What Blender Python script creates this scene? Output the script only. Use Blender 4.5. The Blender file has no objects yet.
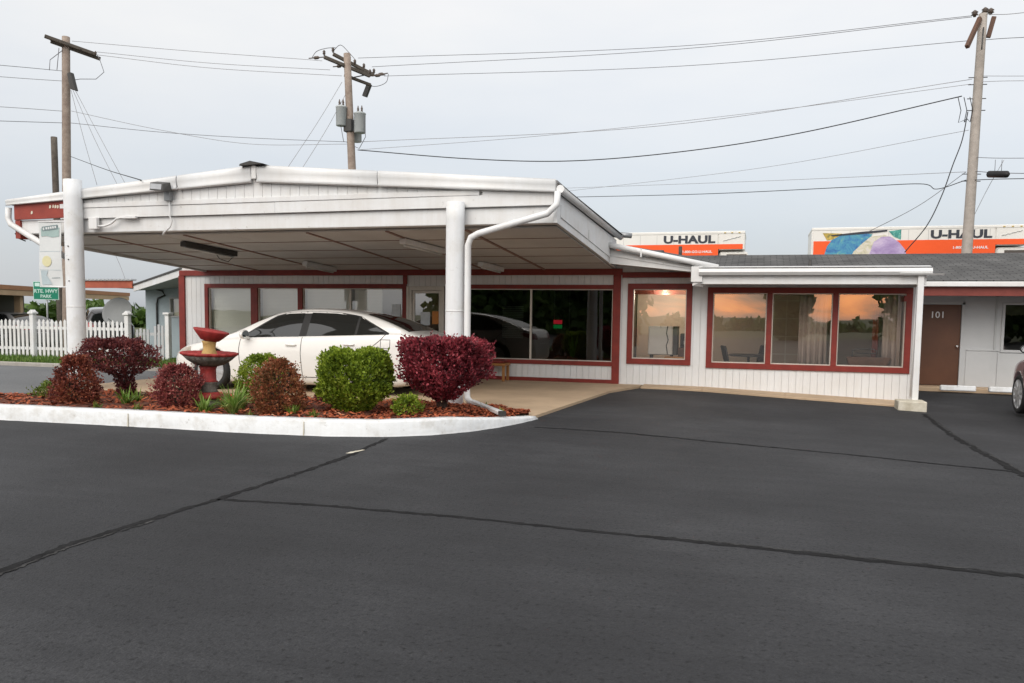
import bpy, bmesh, math, random
from mathutils import Vector, Matrix
from mathutils.bvhtree import BVHTree
random.seed(7)
PI = math.pi
scene = bpy.context.scene
COL = scene.collection
OFF = {}

# ------------------------------------------------------------------ materials
def nmat(name):
    m = bpy.data.materials.new(name); m.use_nodes = True
    nt = m.node_tree; nt.nodes.clear()
    out = nt.nodes.new('ShaderNodeOutputMaterial')
    return m, nt, out
def N(nt, typ, **kw):
    n = nt.nodes.new(typ)
    for k, v in kw.items():
        if k in n.inputs: n.inputs[k].default_value = v
        else: setattr(n, k, v)
    return n
def L(nt, a, ao, b, bi): nt.links.new(a.outputs[ao], b.inputs[bi])
def rgba(c): return (c[0], c[1], c[2], 1)
def ramp(nt, stops, interp='LINEAR'):
    r = nt.nodes.new('ShaderNodeValToRGB'); r.color_ramp.interpolation = interp
    e = r.color_ramp.elements
    while len(e) < len(stops): e.new(0.5)
    for i, (p, c) in enumerate(stops):
        e[i].position = p; e[i].color = rgba(c) if len(c) == 3 else c
    return r
def paint(name, col, dark=None, scale=3.0, rough=0.55, bump=0.15, bscale=40, spec=0.4, metal=0.0, lo=0.35, hi=0.75, coat=0.0, streak=0.0, spots=0.0):
    """painted or plain surface with uneven weathering in object space"""
    m, nt, out = nmat(name)
    tc = N(nt, 'ShaderNodeTexCoord')
    n1 = N(nt, 'ShaderNodeTexNoise', Scale=scale, Detail=7.0, Roughness=0.65)
    L(nt, tc, 'Object', n1, 'Vector')
    if dark is None: dark = tuple(c * 0.82 for c in col)
    r = ramp(nt, [(lo, dark), (hi, col)])
    L(nt, n1, 'Fac', r, 'Fac')
    b = N(nt, 'ShaderNodeBsdfPrincipled', Roughness=rough, Metallic=metal)
    b.inputs['Specular IOR Level'].default_value = spec
    b.inputs['Coat Weight'].default_value = coat
    b.inputs['Coat Roughness'].default_value = 0.05
    src = (r, 'Color')
    if streak > 0:      # rain streaks: noise stretched along the vertical
        mp = N(nt, 'ShaderNodeMapping'); mp.inputs['Scale'].default_value = (9, 9, 0.55); L(nt, tc, 'Object', mp, 'Vector')
        n3 = N(nt, 'ShaderNodeTexNoise', Scale=1.0, Detail=6.0, Roughness=0.7); L(nt, mp, 'Vector', n3, 'Vector')
        r3 = ramp(nt, [(.36, (1-streak*1.25, 1-streak*1.45, 1-streak*1.75)), (.56, (1, 1, 1))]); L(nt, n3, 'Fac', r3, 'Fac')
        mm = N(nt, 'ShaderNodeMix', data_type='RGBA', blend_type='MULTIPLY'); mm.inputs['Factor'].default_value = 1
        nt.links.new(src[0].outputs[src[1]], mm.inputs[6]); nt.links.new(r3.outputs['Color'], mm.inputs[7]); src = (mm, 2)
    if spots > 0:       # chips and specks
        n4 = N(nt, 'ShaderNodeTexNoise', Scale=9.0, Detail=8.0, Roughness=0.75); L(nt, tc, 'Object', n4, 'Vector')
        r4 = ramp(nt, [(.31, (1-spots, 1-spots*1.08, 1-spots*1.15)), (.38, (1, 1, 1))]); L(nt, n4, 'Fac', r4, 'Fac')
        mm = N(nt, 'ShaderNodeMix', data_type='RGBA', blend_type='MULTIPLY'); mm.inputs['Factor'].default_value = 1
        nt.links.new(src[0].outputs[src[1]], mm.inputs[6]); nt.links.new(r4.outputs['Color'], mm.inputs[7]); src = (mm, 2)
    nt.links.new(src[0].outputs[src[1]], b.inputs['Base Color'])
    if bump > 0:
        n2 = N(nt, 'ShaderNodeTexNoise', Scale=bscale, Detail=4.0)
        L(nt, tc, 'Object', n2, 'Vector')
        bp = N(nt, 'ShaderNodeBump', Strength=bump, Distance=0.01)
        L(nt, n2, 'Fac', bp, 'Height'); L(nt, bp, 'Normal', b, 'Normal')
    L(nt, b, 'BSDF', out, 'Surface')
    return m
def leafmat(name, stops, trans=0.25, clump=2.5, rough=0.5):
    m, nt, out = nmat(name)
    g = N(nt, 'ShaderNodeNewGeometry')
    tc = N(nt, 'ShaderNodeTexCoord')
    nz = N(nt, 'ShaderNodeTexNoise', Scale=clump, Detail=3.0)
    L(nt, tc, 'Object', nz, 'Vector')
    mx = N(nt, 'ShaderNodeMath', operation='MULTIPLY_ADD'); mx.inputs[1].default_value = 0.55
    L(nt, g, 'Random Per Island', mx, 0)
    m2 = N(nt, 'ShaderNodeMath', operation='MULTIPLY_ADD'); m2.inputs[1].default_value = 1.1; m2.inputs[2].default_value = -0.33
    L(nt, nz, 'Fac', m2, 0); L(nt, m2, 'Value', mx, 2)
    r = ramp(nt, stops); L(nt, mx, 'Value', r, 'Fac')
    b = N(nt, 'ShaderNodeBsdfPrincipled', Roughness=rough)
    b.inputs['Specular IOR Level'].default_value = 0.35
    L(nt, r, 'Color', b, 'Base Color')
    t = N(nt, 'ShaderNodeBsdfTranslucent'); L(nt, r, 'Color', t, 'Color')
    mix = N(nt, 'ShaderNodeMixShader', Fac=trans)
    L(nt, b, 'BSDF', mix, 1); L(nt, t, 'BSDF', mix, 2); L(nt, mix, 'Shader', out, 'Surface')
    return m
def glassmat(name, f0=0.12, tint=(0.9, 0.92, 0.9), wave=0.007, rough=0.0):
    """thin pane: clear or tinted, mirror-like by angle, slightly wavy"""
    m, nt, out = nmat(name)
    tr = N(nt, 'ShaderNodeBsdfTransparent'); tr.inputs['Color'].default_value = rgba(tint)
    gl = N(nt, 'ShaderNodeBsdfGlossy', Roughness=rough); gl.inputs['Color'].default_value = (0.95, 0.95, 0.95, 1)
    lw = N(nt, 'ShaderNodeLayerWeight', Blend=0.35)
    mr = N(nt, 'ShaderNodeMapRange'); mr.inputs['To Min'].default_value = f0; mr.inputs['To Max'].default_value = 1.0
    pw = N(nt, 'ShaderNodeMath', operation='POWER'); pw.inputs[1].default_value = 3.0
    L(nt, lw, 'Facing', pw, 0); L(nt, pw, 'Value', mr, 'Value')
    tc = N(nt, 'ShaderNodeTexCoord'); nz = N(nt, 'ShaderNodeTexNoise', Scale=1.6, Detail=1.0)
    L(nt, tc, 'Object', nz, 'Vector')
    bp = N(nt, 'ShaderNodeBump', Strength=wave, Distance=0.1); L(nt, nz, 'Fac', bp, 'Height')
    L(nt, bp, 'Normal', gl, 'Normal')
    mix = N(nt, 'ShaderNodeMixShader'); L(nt, mr, 'Result', mix, 'Fac'); L(nt, tr, 'BSDF', mix, 1); L(nt, gl, 'BSDF', mix, 2)
    L(nt, mix, 'Shader', out, 'Surface')
    return m
def emit(name, col, s):
    m, nt, out = nmat(name)
    e = N(nt, 'ShaderNodeEmission', Strength=s); e.inputs['Color'].default_value = rgba(col)
    L(nt, e, 'Emission', out, 'Surface'); return m

def asphalt(name, c0, c1, patch=0.08, worn=(0.075, 0.075, 0.077)):
    m, nt, out = nmat(name)
    tc = N(nt, 'ShaderNodeTexCoord')
    big = N(nt, 'ShaderNodeTexNoise', Scale=0.3, Detail=5.0, Roughness=0.6); L(nt, tc, 'Object', big, 'Vector')
    mid = N(nt, 'ShaderNodeTexNoise', Scale=2.2, Detail=6.0, Roughness=0.7); L(nt, tc, 'Object', mid, 'Vector')
    fin = N(nt, 'ShaderNodeTexNoise', Scale=85.0, Detail=3.0, Roughness=0.7); L(nt, tc, 'Object', fin, 'Vector')
    vor = N(nt, 'ShaderNodeTexVoronoi', Scale=70.0); L(nt, tc, 'Object', vor, 'Vector')
    # brushed streaks from the sealing squeegee
    mp = N(nt, 'ShaderNodeMapping'); mp.inputs['Scale'].default_value = (0.5, 6.0, 1.0); mp.inputs['Rotation'].default_value = (0, 0, 0.25)
    L(nt, tc, 'Object', mp, 'Vector')
    st = N(nt, 'ShaderNodeTexNoise', Scale=1.0, Detail=5.0); L(nt, mp, 'Vector', st, 'Vector')
    def add(a, ao, k, b=None, bo=None):
        n = N(nt, 'ShaderNodeMath', operation='MULTIPLY_ADD'); n.inputs[1].default_value = k
        L(nt, a, ao, n, 0)
        if b is None: n.inputs[2].default_value = 0
        else: L(nt, b, bo, n, 2)
        return n
    grit = N(nt, 'ShaderNodeTexNoise', Scale=34.0, Detail=4.0, Roughness=0.75); L(nt, tc, 'Object', grit, 'Vector')
    s = add(big, 'Fac', 1.0); s = add(mid, 'Fac', 0.30, s, 'Value'); s = add(st, 'Fac', 0.22, s, 'Value'); s = add(fin, 'Fac', 0.5, s, 'Value'); s = add(grit, 'Fac', 0.55, s, 'Value')
    r = ramp(nt, [(0.0, c0), (0.5, c1), (1.0, worn)]); rg = N(nt, 'ShaderNodeMapRange'); rg.inputs['From Min'].default_value = 0.98; rg.inputs['From Max'].default_value = 1.62; L(nt, s, 'Value', rg, 'Value'); L(nt, rg, 'Result', r, 'Fac')
    # dark pits between the stones
    pit = ramp(nt, [(0.30, (1, 1, 1)), (0.42, (0.55, 0.55, 0.55))]); 
    pn = N(nt, 'ShaderNodeTexNoise', Scale=30.0, Detail=4.0, Roughness=0.62); L(nt, tc, 'Object', pn, 'Vector')
    inv = N(nt, 'ShaderNodeMath', operation='SUBTRACT'); inv.inputs[0].default_value = 1.0; L(nt, pn, 'Fac', inv, 1)
    pit = ramp(nt, [(0.56, (1, 1, 1)), (0.66, (0.4, 0.4, 0.4))]); L(nt, inv, 'Value', pit, 'Fac')
    mul = N(nt, 'ShaderNodeMix', data_type='RGBA', blend_type='MULTIPLY'); mul.inputs['Factor'].default_value = 1.0
    nt.links.new(r.outputs['Color'], mul.inputs[6]); nt.links.new(pit.outputs['Color'], mul.inputs[7])
    b = N(nt, 'ShaderNodeBsdfPrincipled', Roughness=0.72); b.inputs['Specular IOR Level'].default_value = 0.28
    nt.links.new(mul.outputs[2], b.inputs['Base Color'])
    rr = N(nt, 'ShaderNodeMapRange'); rr.inputs['To Min'].default_value = 0.6; rr.inputs['To Max'].default_value = 0.9
    L(nt, mid, 'Fac', rr, 'Value'); L(nt, rr, 'Result', b, 'Roughness')
    h = add(fin, 'Fac', 0.5); h = add(vor, 'Distance', 0.5, h, 'Value'); h = add(pn, 'Fac', 0.9, h, 'Value')
    bp = N(nt, 'ShaderNodeBump', Strength=0.5, Distance=0.012); L(nt, h, 'Value', bp, 'Height'); L(nt, bp, 'Normal', b, 'Normal')
    L(nt, b, 'BSDF', out, 'Surface')
    return m
def shingles(name, c0, c1):
    m, nt, out = nmat(name)
    tc = N(nt, 'ShaderNodeTexCoord')
    br = N(nt, 'ShaderNodeTexBrick', Scale=1.0); br.inputs['Brick Width'].default_value = 0.33; br.inputs['Row Height'].default_value = 0.15
    br.inputs['Mortar Size'].default_value = 0.012; br.inputs['Color1'].default_value = rgba(c0); br.inputs['Color2'].default_value = rgba(c1)
    br.inputs['Mortar'].default_value = (0.015, 0.015, 0.015, 1)
    L(nt, tc, 'Object', br, 'Vector')
    nz = N(nt, 'ShaderNodeTexNoise', Scale=1.3, Detail=6.0); L(nt, tc, 'Object', nz, 'Vector')
    rp = ramp(nt, [(0.3, (0.6, 0.6, 0.6)), (0.7, (1.25, 1.25, 1.25))]); L(nt, nz, 'Fac', rp, 'Fac')
    mul = N(nt, 'ShaderNodeMix', data_type='RGBA', blend_type='MULTIPLY'); mul.inputs['Factor'].default_value = 1.0
    nt.links.new(br.outputs['Color'], mul.inputs[6]); nt.links.new(rp.outputs['Color'], mul.inputs[7])
    b = N(nt, 'ShaderNodeBsdfPrincipled', Roughness=0.9); nt.links.new(mul.outputs[2], b.inputs['Base Color'])
    bp = N(nt, 'ShaderNodeBump', Strength=0.5, Distance=0.02); L(nt, br, 'Fac', bp, 'Height'); L(nt, bp, 'Normal', b, 'Normal')
    L(nt, b, 'BSDF', out, 'Surface'); return m

M = {}
M['white'] = paint('white_paint', (0.745, 0.765, 0.78), (0.66, 0.655, 0.64), 1.7, 0.5, 0.12, 30, streak=0.035, spots=0.30)
M['white_worn'] = paint('white_paint_worn', (0.745, 0.765, 0.78), (0.62, 0.61, 0.58), 2.2, 0.6, 0.35, 22, lo=0.25, hi=0.5, streak=0.035, spots=0.35)
M['white_metal'] = paint('white_gutter_metal', (0.765, 0.785, 0.80), (0.68, 0.675, 0.66), 1.1, 0.38, 0.05, 20, streak=0.03, spots=0.2)
M['siding'] = paint('white_siding', (0.745, 0.765, 0.78), (0.68, 0.675, 0.66), 0.9, 0.6, 0.2, 60, streak=0.03, spots=0.15)
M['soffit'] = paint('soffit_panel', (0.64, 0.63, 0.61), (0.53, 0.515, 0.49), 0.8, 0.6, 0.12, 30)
M['soffit_strip'] = paint('soffit_strip', (0.36, 0.22, 0.18), (0.24, 0.15, 0.12), 5, 0.6)
M['red'] = paint('red_trim', (0.25, 0.030, 0.020), (0.17, 0.020, 0.014), 4, 0.5, 0.25, 35)
M['red_fascia'] = paint('red_fascia', (0.33, 0.055, 0.035), (0.23, 0.035, 0.024), 3, 0.55, 0.25, 35)
M['wing_red'] = paint('brownish_red_fascia', (0.23, 0.052, 0.038), (0.17, 0.035, 0.026), 3, 0.55)
M['orange_red'] = paint('faded_red', (0.42, 0.11, 0.06), (0.30, 0.07, 0.04), 3, 0.6)
M['beige_frame'] = paint('aluminium_frame', (0.64, 0.59, 0.52), None, 3, 0.4, 0.05, metal=0.2)
M['black'] = paint('black_rubber', (0.018, 0.018, 0.018), None, 4, 0.65)
M['dark'] = paint('dark_metal', (0.05, 0.048, 0.045), None, 5, 0.5)
M['grey_metal'] = paint('galvanised_metal', (0.36, 0.37, 0.38), (0.26, 0.27, 0.28), 6, 0.45, 0.1, metal=0.5)
M['grey'] = paint('grey_paint', (0.42, 0.43, 0.43), (0.34, 0.35, 0.35), 1.3, 0.6)
M['dish'] = paint('dish_grey', (0.23, 0.24, 0.24), (0.19, 0.20, 0.20), 1.3, 0.6)
M['lgrey'] = paint('pale_grey_panel', (0.50, 0.51, 0.515), (0.42, 0.43, 0.435), 0.7, 0.6)
M['bluegrey'] = paint('blue_grey_wall', (0.36, 0.43, 0.46), (0.30, 0.36, 0.39), 1.2, 0.6)
M['brown_door'] = paint('brown_door', (0.115, 0.048, 0.024), (0.085, 0.035, 0.018), 1.5, 0.45)
M['concrete'] = paint('concrete', (0.52, 0.385, 0.255), (0.34, 0.25, 0.165), 1.1, 0.8, 0.4, 25, lo=0.25, hi=0.8)
M['concrete_grey'] = paint('concrete_grey', (0.42, 0.40, 0.36), (0.27, 0.25, 0.22), 2.0, 0.85, 0.5, 25)
M['kerb'] = paint('white_painted_kerb', (0.69, 0.71, 0.72), (0.50, 0.49, 0.46), 3.0, 0.65, 0.9, 12, lo=0.27, hi=0.5, streak=0.04, spots=0.45)
M['block'] = paint('painted_block', (0.70, 0.67, 0.58), (0.40, 0.36, 0.27), 3.5, 0.75, 0.6, 18)
M['mulch_soil'] = paint('mulch_soil', (0.18, 0.055, 0.03), (0.07, 0.03, 0.02), 6, 0.95, 0.9, 60)
M['asphalt'] = asphalt('sealed_asphalt', (0.0125, 0.0128, 0.0142), (0.0275, 0.0283, 0.031), worn=(0.060, 0.061, 0.065))
M['asphalt_old'] = asphalt('old_asphalt', (0.10, 0.105, 0.11), (0.14, 0.145, 0.15), worn=(0.18, 0.18, 0.18))
M['seal'] = paint('crack_sealer', (0.027, 0.027, 0.028), (0.013, 0.013, 0.0135), 5, 0.95, 0.5, 30, spec=0.08)
M['seal_pale'] = paint('dusty_crack', (0.075, 0.074, 0.073), (0.022, 0.022, 0.022), 7, 0.95, 0.5, 30, spec=0.1, lo=.4, hi=.65)
M['earth'] = paint('dry_grass_ground', (0.10, 0.12, 0.05), (0.06, 0.07, 0.03), 0.3, 0.95, 0.5, 8)
M['grass'] = leafmat('grass', [(0.2, (0.05, 0.10, 0.015)), (0.6, (0.11, 0.20, 0.03)), (0.95, (0.20, 0.26, 0.06))], 0.2)
M['shingle'] = shingles('dark_shingles', (0.062, 0.062, 0.062), (0.095, 0.094, 0.092))
M['roof_grey'] = paint('roof_membrane', (0.30, 0.30, 0.30), None, 1.5, 0.8)
M['glass'] = glassmat('window_glass', 0.20, (0.93, 0.92, 0.90))
M['glass_dark'] = glassmat('dark_window_glass', 0.085, (0.30, 0.34, 0.30))
M['glass_light'] = glassmat('reflective_window_glass', 0.16, (0.92, 0.93, 0.92))
M['room'] = paint('room_wall', (0.62, 0.53, 0.44), (0.54, 0.46, 0.38), 0.8, 0.7)
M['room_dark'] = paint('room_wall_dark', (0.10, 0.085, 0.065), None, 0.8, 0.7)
M['room_floor'] = paint('room_floor', (0.20, 0.14, 0.10), None, 2, 0.6)
M['curtain'] = paint('curtain_cloth', (0.55, 0.45, 0.38), (0.44, 0.35, 0.30), 3, 0.9)
M['curtain_red'] = paint('red_curtain_cloth', (0.22, 0.05, 0.035), None, 3, 0.9)
M['blind'] = paint('blind_slats', (0.82, 0.82, 0.74), (0.74, 0.74, 0.66), 1, 0.5, 0)
M['wood'] = paint('orange_wood', (0.42, 0.20, 0.06), (0.30, 0.13, 0.04), 8, 0.5)
M['brown'] = paint('brown_wood', (0.14, 0.07, 0.04), (0.09, 0.045, 0.028), 6, 0.6)
M['pole_wood'] = paint('weathered_pole', (0.36, 0.30, 0.25), (0.22, 0.17, 0.14), 5, 0.9, 0.7, 30)
M['arm_wood'] = paint('weathered_crossarm', (0.14, 0.12, 0.10), (0.07, 0.06, 0.05), 6, 0.9, 0.7, 30)
M['pole_pale'] = paint('pale_weathered_pole', (0.42, 0.38, 0.34), (0.30, 0.27, 0.24), 5, 0.9, 0.7, 30)
M['wire'] = paint('cable_sheath', (0.13, 0.13, 0.14), None, 3, 0.6, 0)
M['wire_black'] = paint('black_cable', (0.012, 0.012, 0.013), None, 3, 0.6, 0)
M['wire_pale'] = paint('bare_conductor', (0.30, 0.30, 0.31), None, 3, 0.5, 0)
M['tank'] = paint('transformer_grey', (0.45, 0.48, 0.48), (0.36, 0.39, 0.39), 2, 0.5)
M['insul'] = paint('insulator', (0.10, 0.075, 0.06), None, 3, 0.3, 0)
M['car_white'] = paint('pearl_car_paint', (0.78, 0.77, 0.74), (0.77, 0.76, 0.73), 1, 0.28, 0, spec=0.5, coat=1.0)
M['car_mauve'] = paint('mauve_car_paint', (0.33, 0.22, 0.24), (0.32, 0.21, 0.23), 1, 0.3, 0, metal=0.4, coat=1.0)
M['car_grey'] = paint('grey_car_paint', (0.30, 0.30, 0.30), None, 1, 0.3, 0, metal=0.4, coat=1.0)
M['car_dark'] = paint('charcoal_car_paint', (0.055, 0.055, 0.058), None, 1, 0.3, 0, metal=0.3, coat=1.0)
M['car_glass'] = paint('tinted_car_glass', (0.012, 0.014, 0.014), (0.010, 0.012, 0.012), 1, 0.03, 0, spec=0.9)
M['car_glass_up'] = M['car_glass']
M['rim'] = paint('alloy_rim', (0.62, 0.63, 0.64), None, 2, 0.3, 0, metal=0.6)
M['lamp_clear'] = paint('headlamp_lens', (0.55, 0.50, 0.42), (0.35, 0.30, 0.25), 6, 0.12, 0, spec=0.8)
M['lamp_red'] = paint('tail_lamp_lens', (0.32, 0.012, 0.012), None, 6, 0.12, 0, spec=0.8)
M['chrome'] = paint('chrome', (0.7, 0.7, 0.7), None, 2, 0.15, 0, metal=1.0)
M['mirror'] = paint('mirror_glass', (0.8, 0.85, 0.85), None, 2, 0.02, 0, metal=1.0)
M['truck_white'] = paint('truck_box_white', (0.78, 0.77, 0.73), (0.70, 0.69, 0.65), 0.8, 0.4, 0.03)
M['truck_orange'] = paint('truck_orange', (0.85, 0.10, 0.012), (0.80, 0.09, 0.012), 1, 0.4, 0)
M['ink'] = paint('dark_lettering', (0.035, 0.04, 0.055), None, 1, 0.5, 0)
M['letter_white'] = paint('white_lettering', (0.82, 0.82, 0.82), None, 1, 0.5, 0)
M['cream'] = paint('cream_paint', (0.72, 0.68, 0.55), None, 2, 0.5)
M['sign_green'] = paint('road_sign_green', (0.004, 0.22, 0.13), None, 2, 0.4, 0)
M['sign_white'] = paint('road_sign_white', (0.55, 0.75, 0.68), None, 2, 0.4, 0)
M['banner'] = paint('faded_banner', (0.66, 0.68, 0.67), (0.58, 0.60, 0.60), 2, 0.7, 0.1)
M['banner_teal'] = paint('faded_teal_print', (0.36, 0.48, 0.46), None, 4, 0.7, 0)
M['banner_dark'] = paint('faded_dark_print', (0.20, 0.26, 0.27), None, 4, 0.7, 0)
M['banner_yellow'] = paint('faded_yellow_print', (0.70, 0.66, 0.40), None, 4, 0.7, 0)
M['banner_blue'] = paint('faded_blue_print', (0.48, 0.57, 0.60), None, 4, 0.7, 0)
M['tan'] = paint('tan_fascia', (0.50, 0.36, 0.22), (0.42, 0.29, 0.17), 1.5, 0.6)
M['orange_trim'] = paint('orange_brown_trim', (0.40, 0.19, 0.09), None, 1.5, 0.6)
M['bath_red'] = paint('birdbath_red', (0.40, 0.032, 0.030), (0.24, 0.03, 0.026), 9, 0.6, 0.4, 40, spots=0.5)
M['bath_grey'] = paint('birdbath_grey', (0.20, 0.18, 0.155), (0.10, 0.09, 0.08), 10, 0.85, 0.8, 40, spots=0.4, streak=.2)
M['bath_yellow'] = paint('birdbath_yellow', (0.62, 0.42, 0.15), (0.44, 0.28, 0.10), 9, 0.6, 0.4, 40, spots=0.5)
M['bark'] = paint('shrub_bark', (0.10, 0.065, 0.05), (0.05, 0.035, 0.03), 15, 0.9, 0.6, 60)
M['lf_barb'] = leafmat('barberry_leaves', [(0.05, (0.06, 0.022, 0.018)), (0.35, (0.17, 0.042, 0.032)), (0.65, (0.30, 0.085, 0.05)), (0.95, (0.42, 0.20, 0.09))])
M['lf_barb_dark'] = leafmat('dark_barberry_leaves', [(0.05, (0.045, 0.014, 0.018)), (0.4, (0.125, 0.032, 0.036)), (0.75, (0.22, 0.058, 0.052)), (0.98, (0.30, 0.14, 0.07))])
M['lf_pink'] = leafmat('pinkish_barberry_leaves', [(0.05, (0.09, 0.024, 0.024)), (0.4, (0.25, 0.055, 0.055)), (0.7, (0.38, 0.12, 0.10)), (0.95, (0.48, 0.22, 0.13))])
M['lf_brown'] = leafmat('bronze_barberry_leaves', [(0.05, (0.07, 0.045, 0.018)), (0.35, (0.20, 0.095, 0.036)), (0.65, (0.33, 0.10, 0.055)), (0.95, (0.42, 0.25, 0.09))])
M['lf_box'] = leafmat('boxwood_leaves', [(0.05, (0.045, 0.08, 0.008)), (0.35, (0.14, 0.21, 0.018)), (0.65, (0.26, 0.35, 0.03)), (0.95, (0.42, 0.48, 0.08))], clump=3.5)
M['lf_box_dark'] = leafmat('dark_boxwood_leaves', [(0.05, (0.025, 0.06, 0.006)), (0.4, (0.085, 0.16, 0.012)), (0.75, (0.16, 0.26, 0.02)), (0.98, (0.26, 0.36, 0.04))], clump=3.5)
M['lf_burg'] = leafmat('burgundy_leaves', [(0.05, (0.045, 0.011, 0.016)), (0.35, (0.14, 0.022, 0.030)), (0.6, (0.31, 0.042, 0.060)), (0.9, (0.52, 0.11, 0.13))])
M['lf_tree'] = leafmat('tree_leaves', [(0.1, (0.03, 0.06, 0.012)), (0.5, (0.06, 0.115, 0.02)), (0.95, (0.12, 0.19, 0.04))])
M['lf_wood'] = leafmat('far_wood_leaves', [(0.1, (0.03, 0.06, 0.015)), (0.5, (0.08, 0.15, 0.03)), (0.95, (0.18, 0.26, 0.06))], clump=0.5)
M['blade'] = leafmat('lily_blades', [(0.1, (0.07, 0.15, 0.015)), (0.5, (0.17, 0.29, 0.045)), (0.95, (0.42, 0.48, 0.18))])
M['weed'] = leafmat('weed_leaves', [(0.1, (0.06, 0.10, 0.015)), (0.5, (0.14, 0.20, 0.03)), (0.95, (0.28, 0.28, 0.08))])
M['chip'] = leafmat('mulch_chips', [(0.05, (0.08, 0.026, 0.016)), (0.4, (0.26, 0.062, 0.026)), (0.8, (0.44, 0.115, 0.045)), (0.98, (0.55, 0.32, 0.2))], trans=0.0, clump=1.5, rough=0.9)
M['fridge'] = paint('appliance_white', (0.75, 0.74, 0.70), None, 1, 0.4, 0)
M['paper'] = paint('paper_notice', (0.62, 0.66, 0.68), None, 12, 0.8, 0)
M['paper_orange'] = paint('orange_notice', (0.55, 0.22, 0.06), None, 12, 0.8, 0)
M['lamp_glow'] = emit('lit_bulb', (1.0, 0.72, 0.40), 3.0)
M['tube_glow'] = paint('unlit_tube', (0.75, 0.75, 0.72), None, 2, 0.3, 0)
M['neon_red'] = emit('lit_red_panel', (0.8, 0.02, 0.05), 0.9)
M['neon_green'] = emit('lit_green_panel', (0.01, 0.40, 0.10), 0.5)
def mural(name, stops, scale, dist=1.5):
    m, nt, out = nmat(name); tc = N(nt, 'ShaderNodeTexCoord')
    nz = N(nt, 'ShaderNodeTexNoise', Scale=scale, Detail=8.0, Roughness=.7, Distortion=dist); L(nt, tc, 'Object', nz, 'Vector')
    r = ramp(nt, stops); L(nt, nz, 'Fac', r, 'Fac'); b = N(nt, 'ShaderNodeBsdfPrincipled', Roughness=.4); L(nt, r, 'Color', b, 'Base Color'); L(nt, b, 'BSDF', out, 'Surface'); return m
M['art_blue'] = mural('mural_blue', [(.25, (.01, .05, .14)), (.42, (.03, .16, .38)), (.55, (.06, .28, .42)), (.64, (.12, .34, .32)), (.74, (.55, .58, .52))], 3.0)
M['art_purple'] = mural('mural_purple', [(.25, (.20, .12, .32)), (.5, (.42, .33, .54)), (.62, (.55, .46, .62)), (.8, (.72, .66, .72))], 1.2)
M['art_cream'] = mural('mural_cream', [(.3, (.22, .26, .30)), (.45, (.55, .52, .36)), (.6, (.66, .63, .58)), (.75, (.40, .32, .50))], 3.2)
M['art_yellow'] = mural('mural_yellow', [(.35, (.05, .12, .06)), (.5, (.50, .34, .05)), (.7, (.62, .48, .16))], 5)
M['art_teal'] = mural('mural_teal', [(.35, (.02, .10, .12)), (.55, (.05, .34, .28)), (.7, (.5, .62, .58))], 6)

# ------------------------------------------------------------------ object helpers
def tag(o, label=None, cat=None, group=None, kind=None):
    if label: o['label'] = label
    if cat: o['category'] = cat
    if group: o['group'] = group
    if kind: o['kind'] = kind
    return o
def thing(name, loc, label, cat, group=None):
    o = bpy.data.objects.new(name, None); COL.objects.link(o)
    o.empty_display_size = 0.2; o.location = loc
    OFF[o.name] = Vector(loc)
    return tag(o, label, cat, group)

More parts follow.
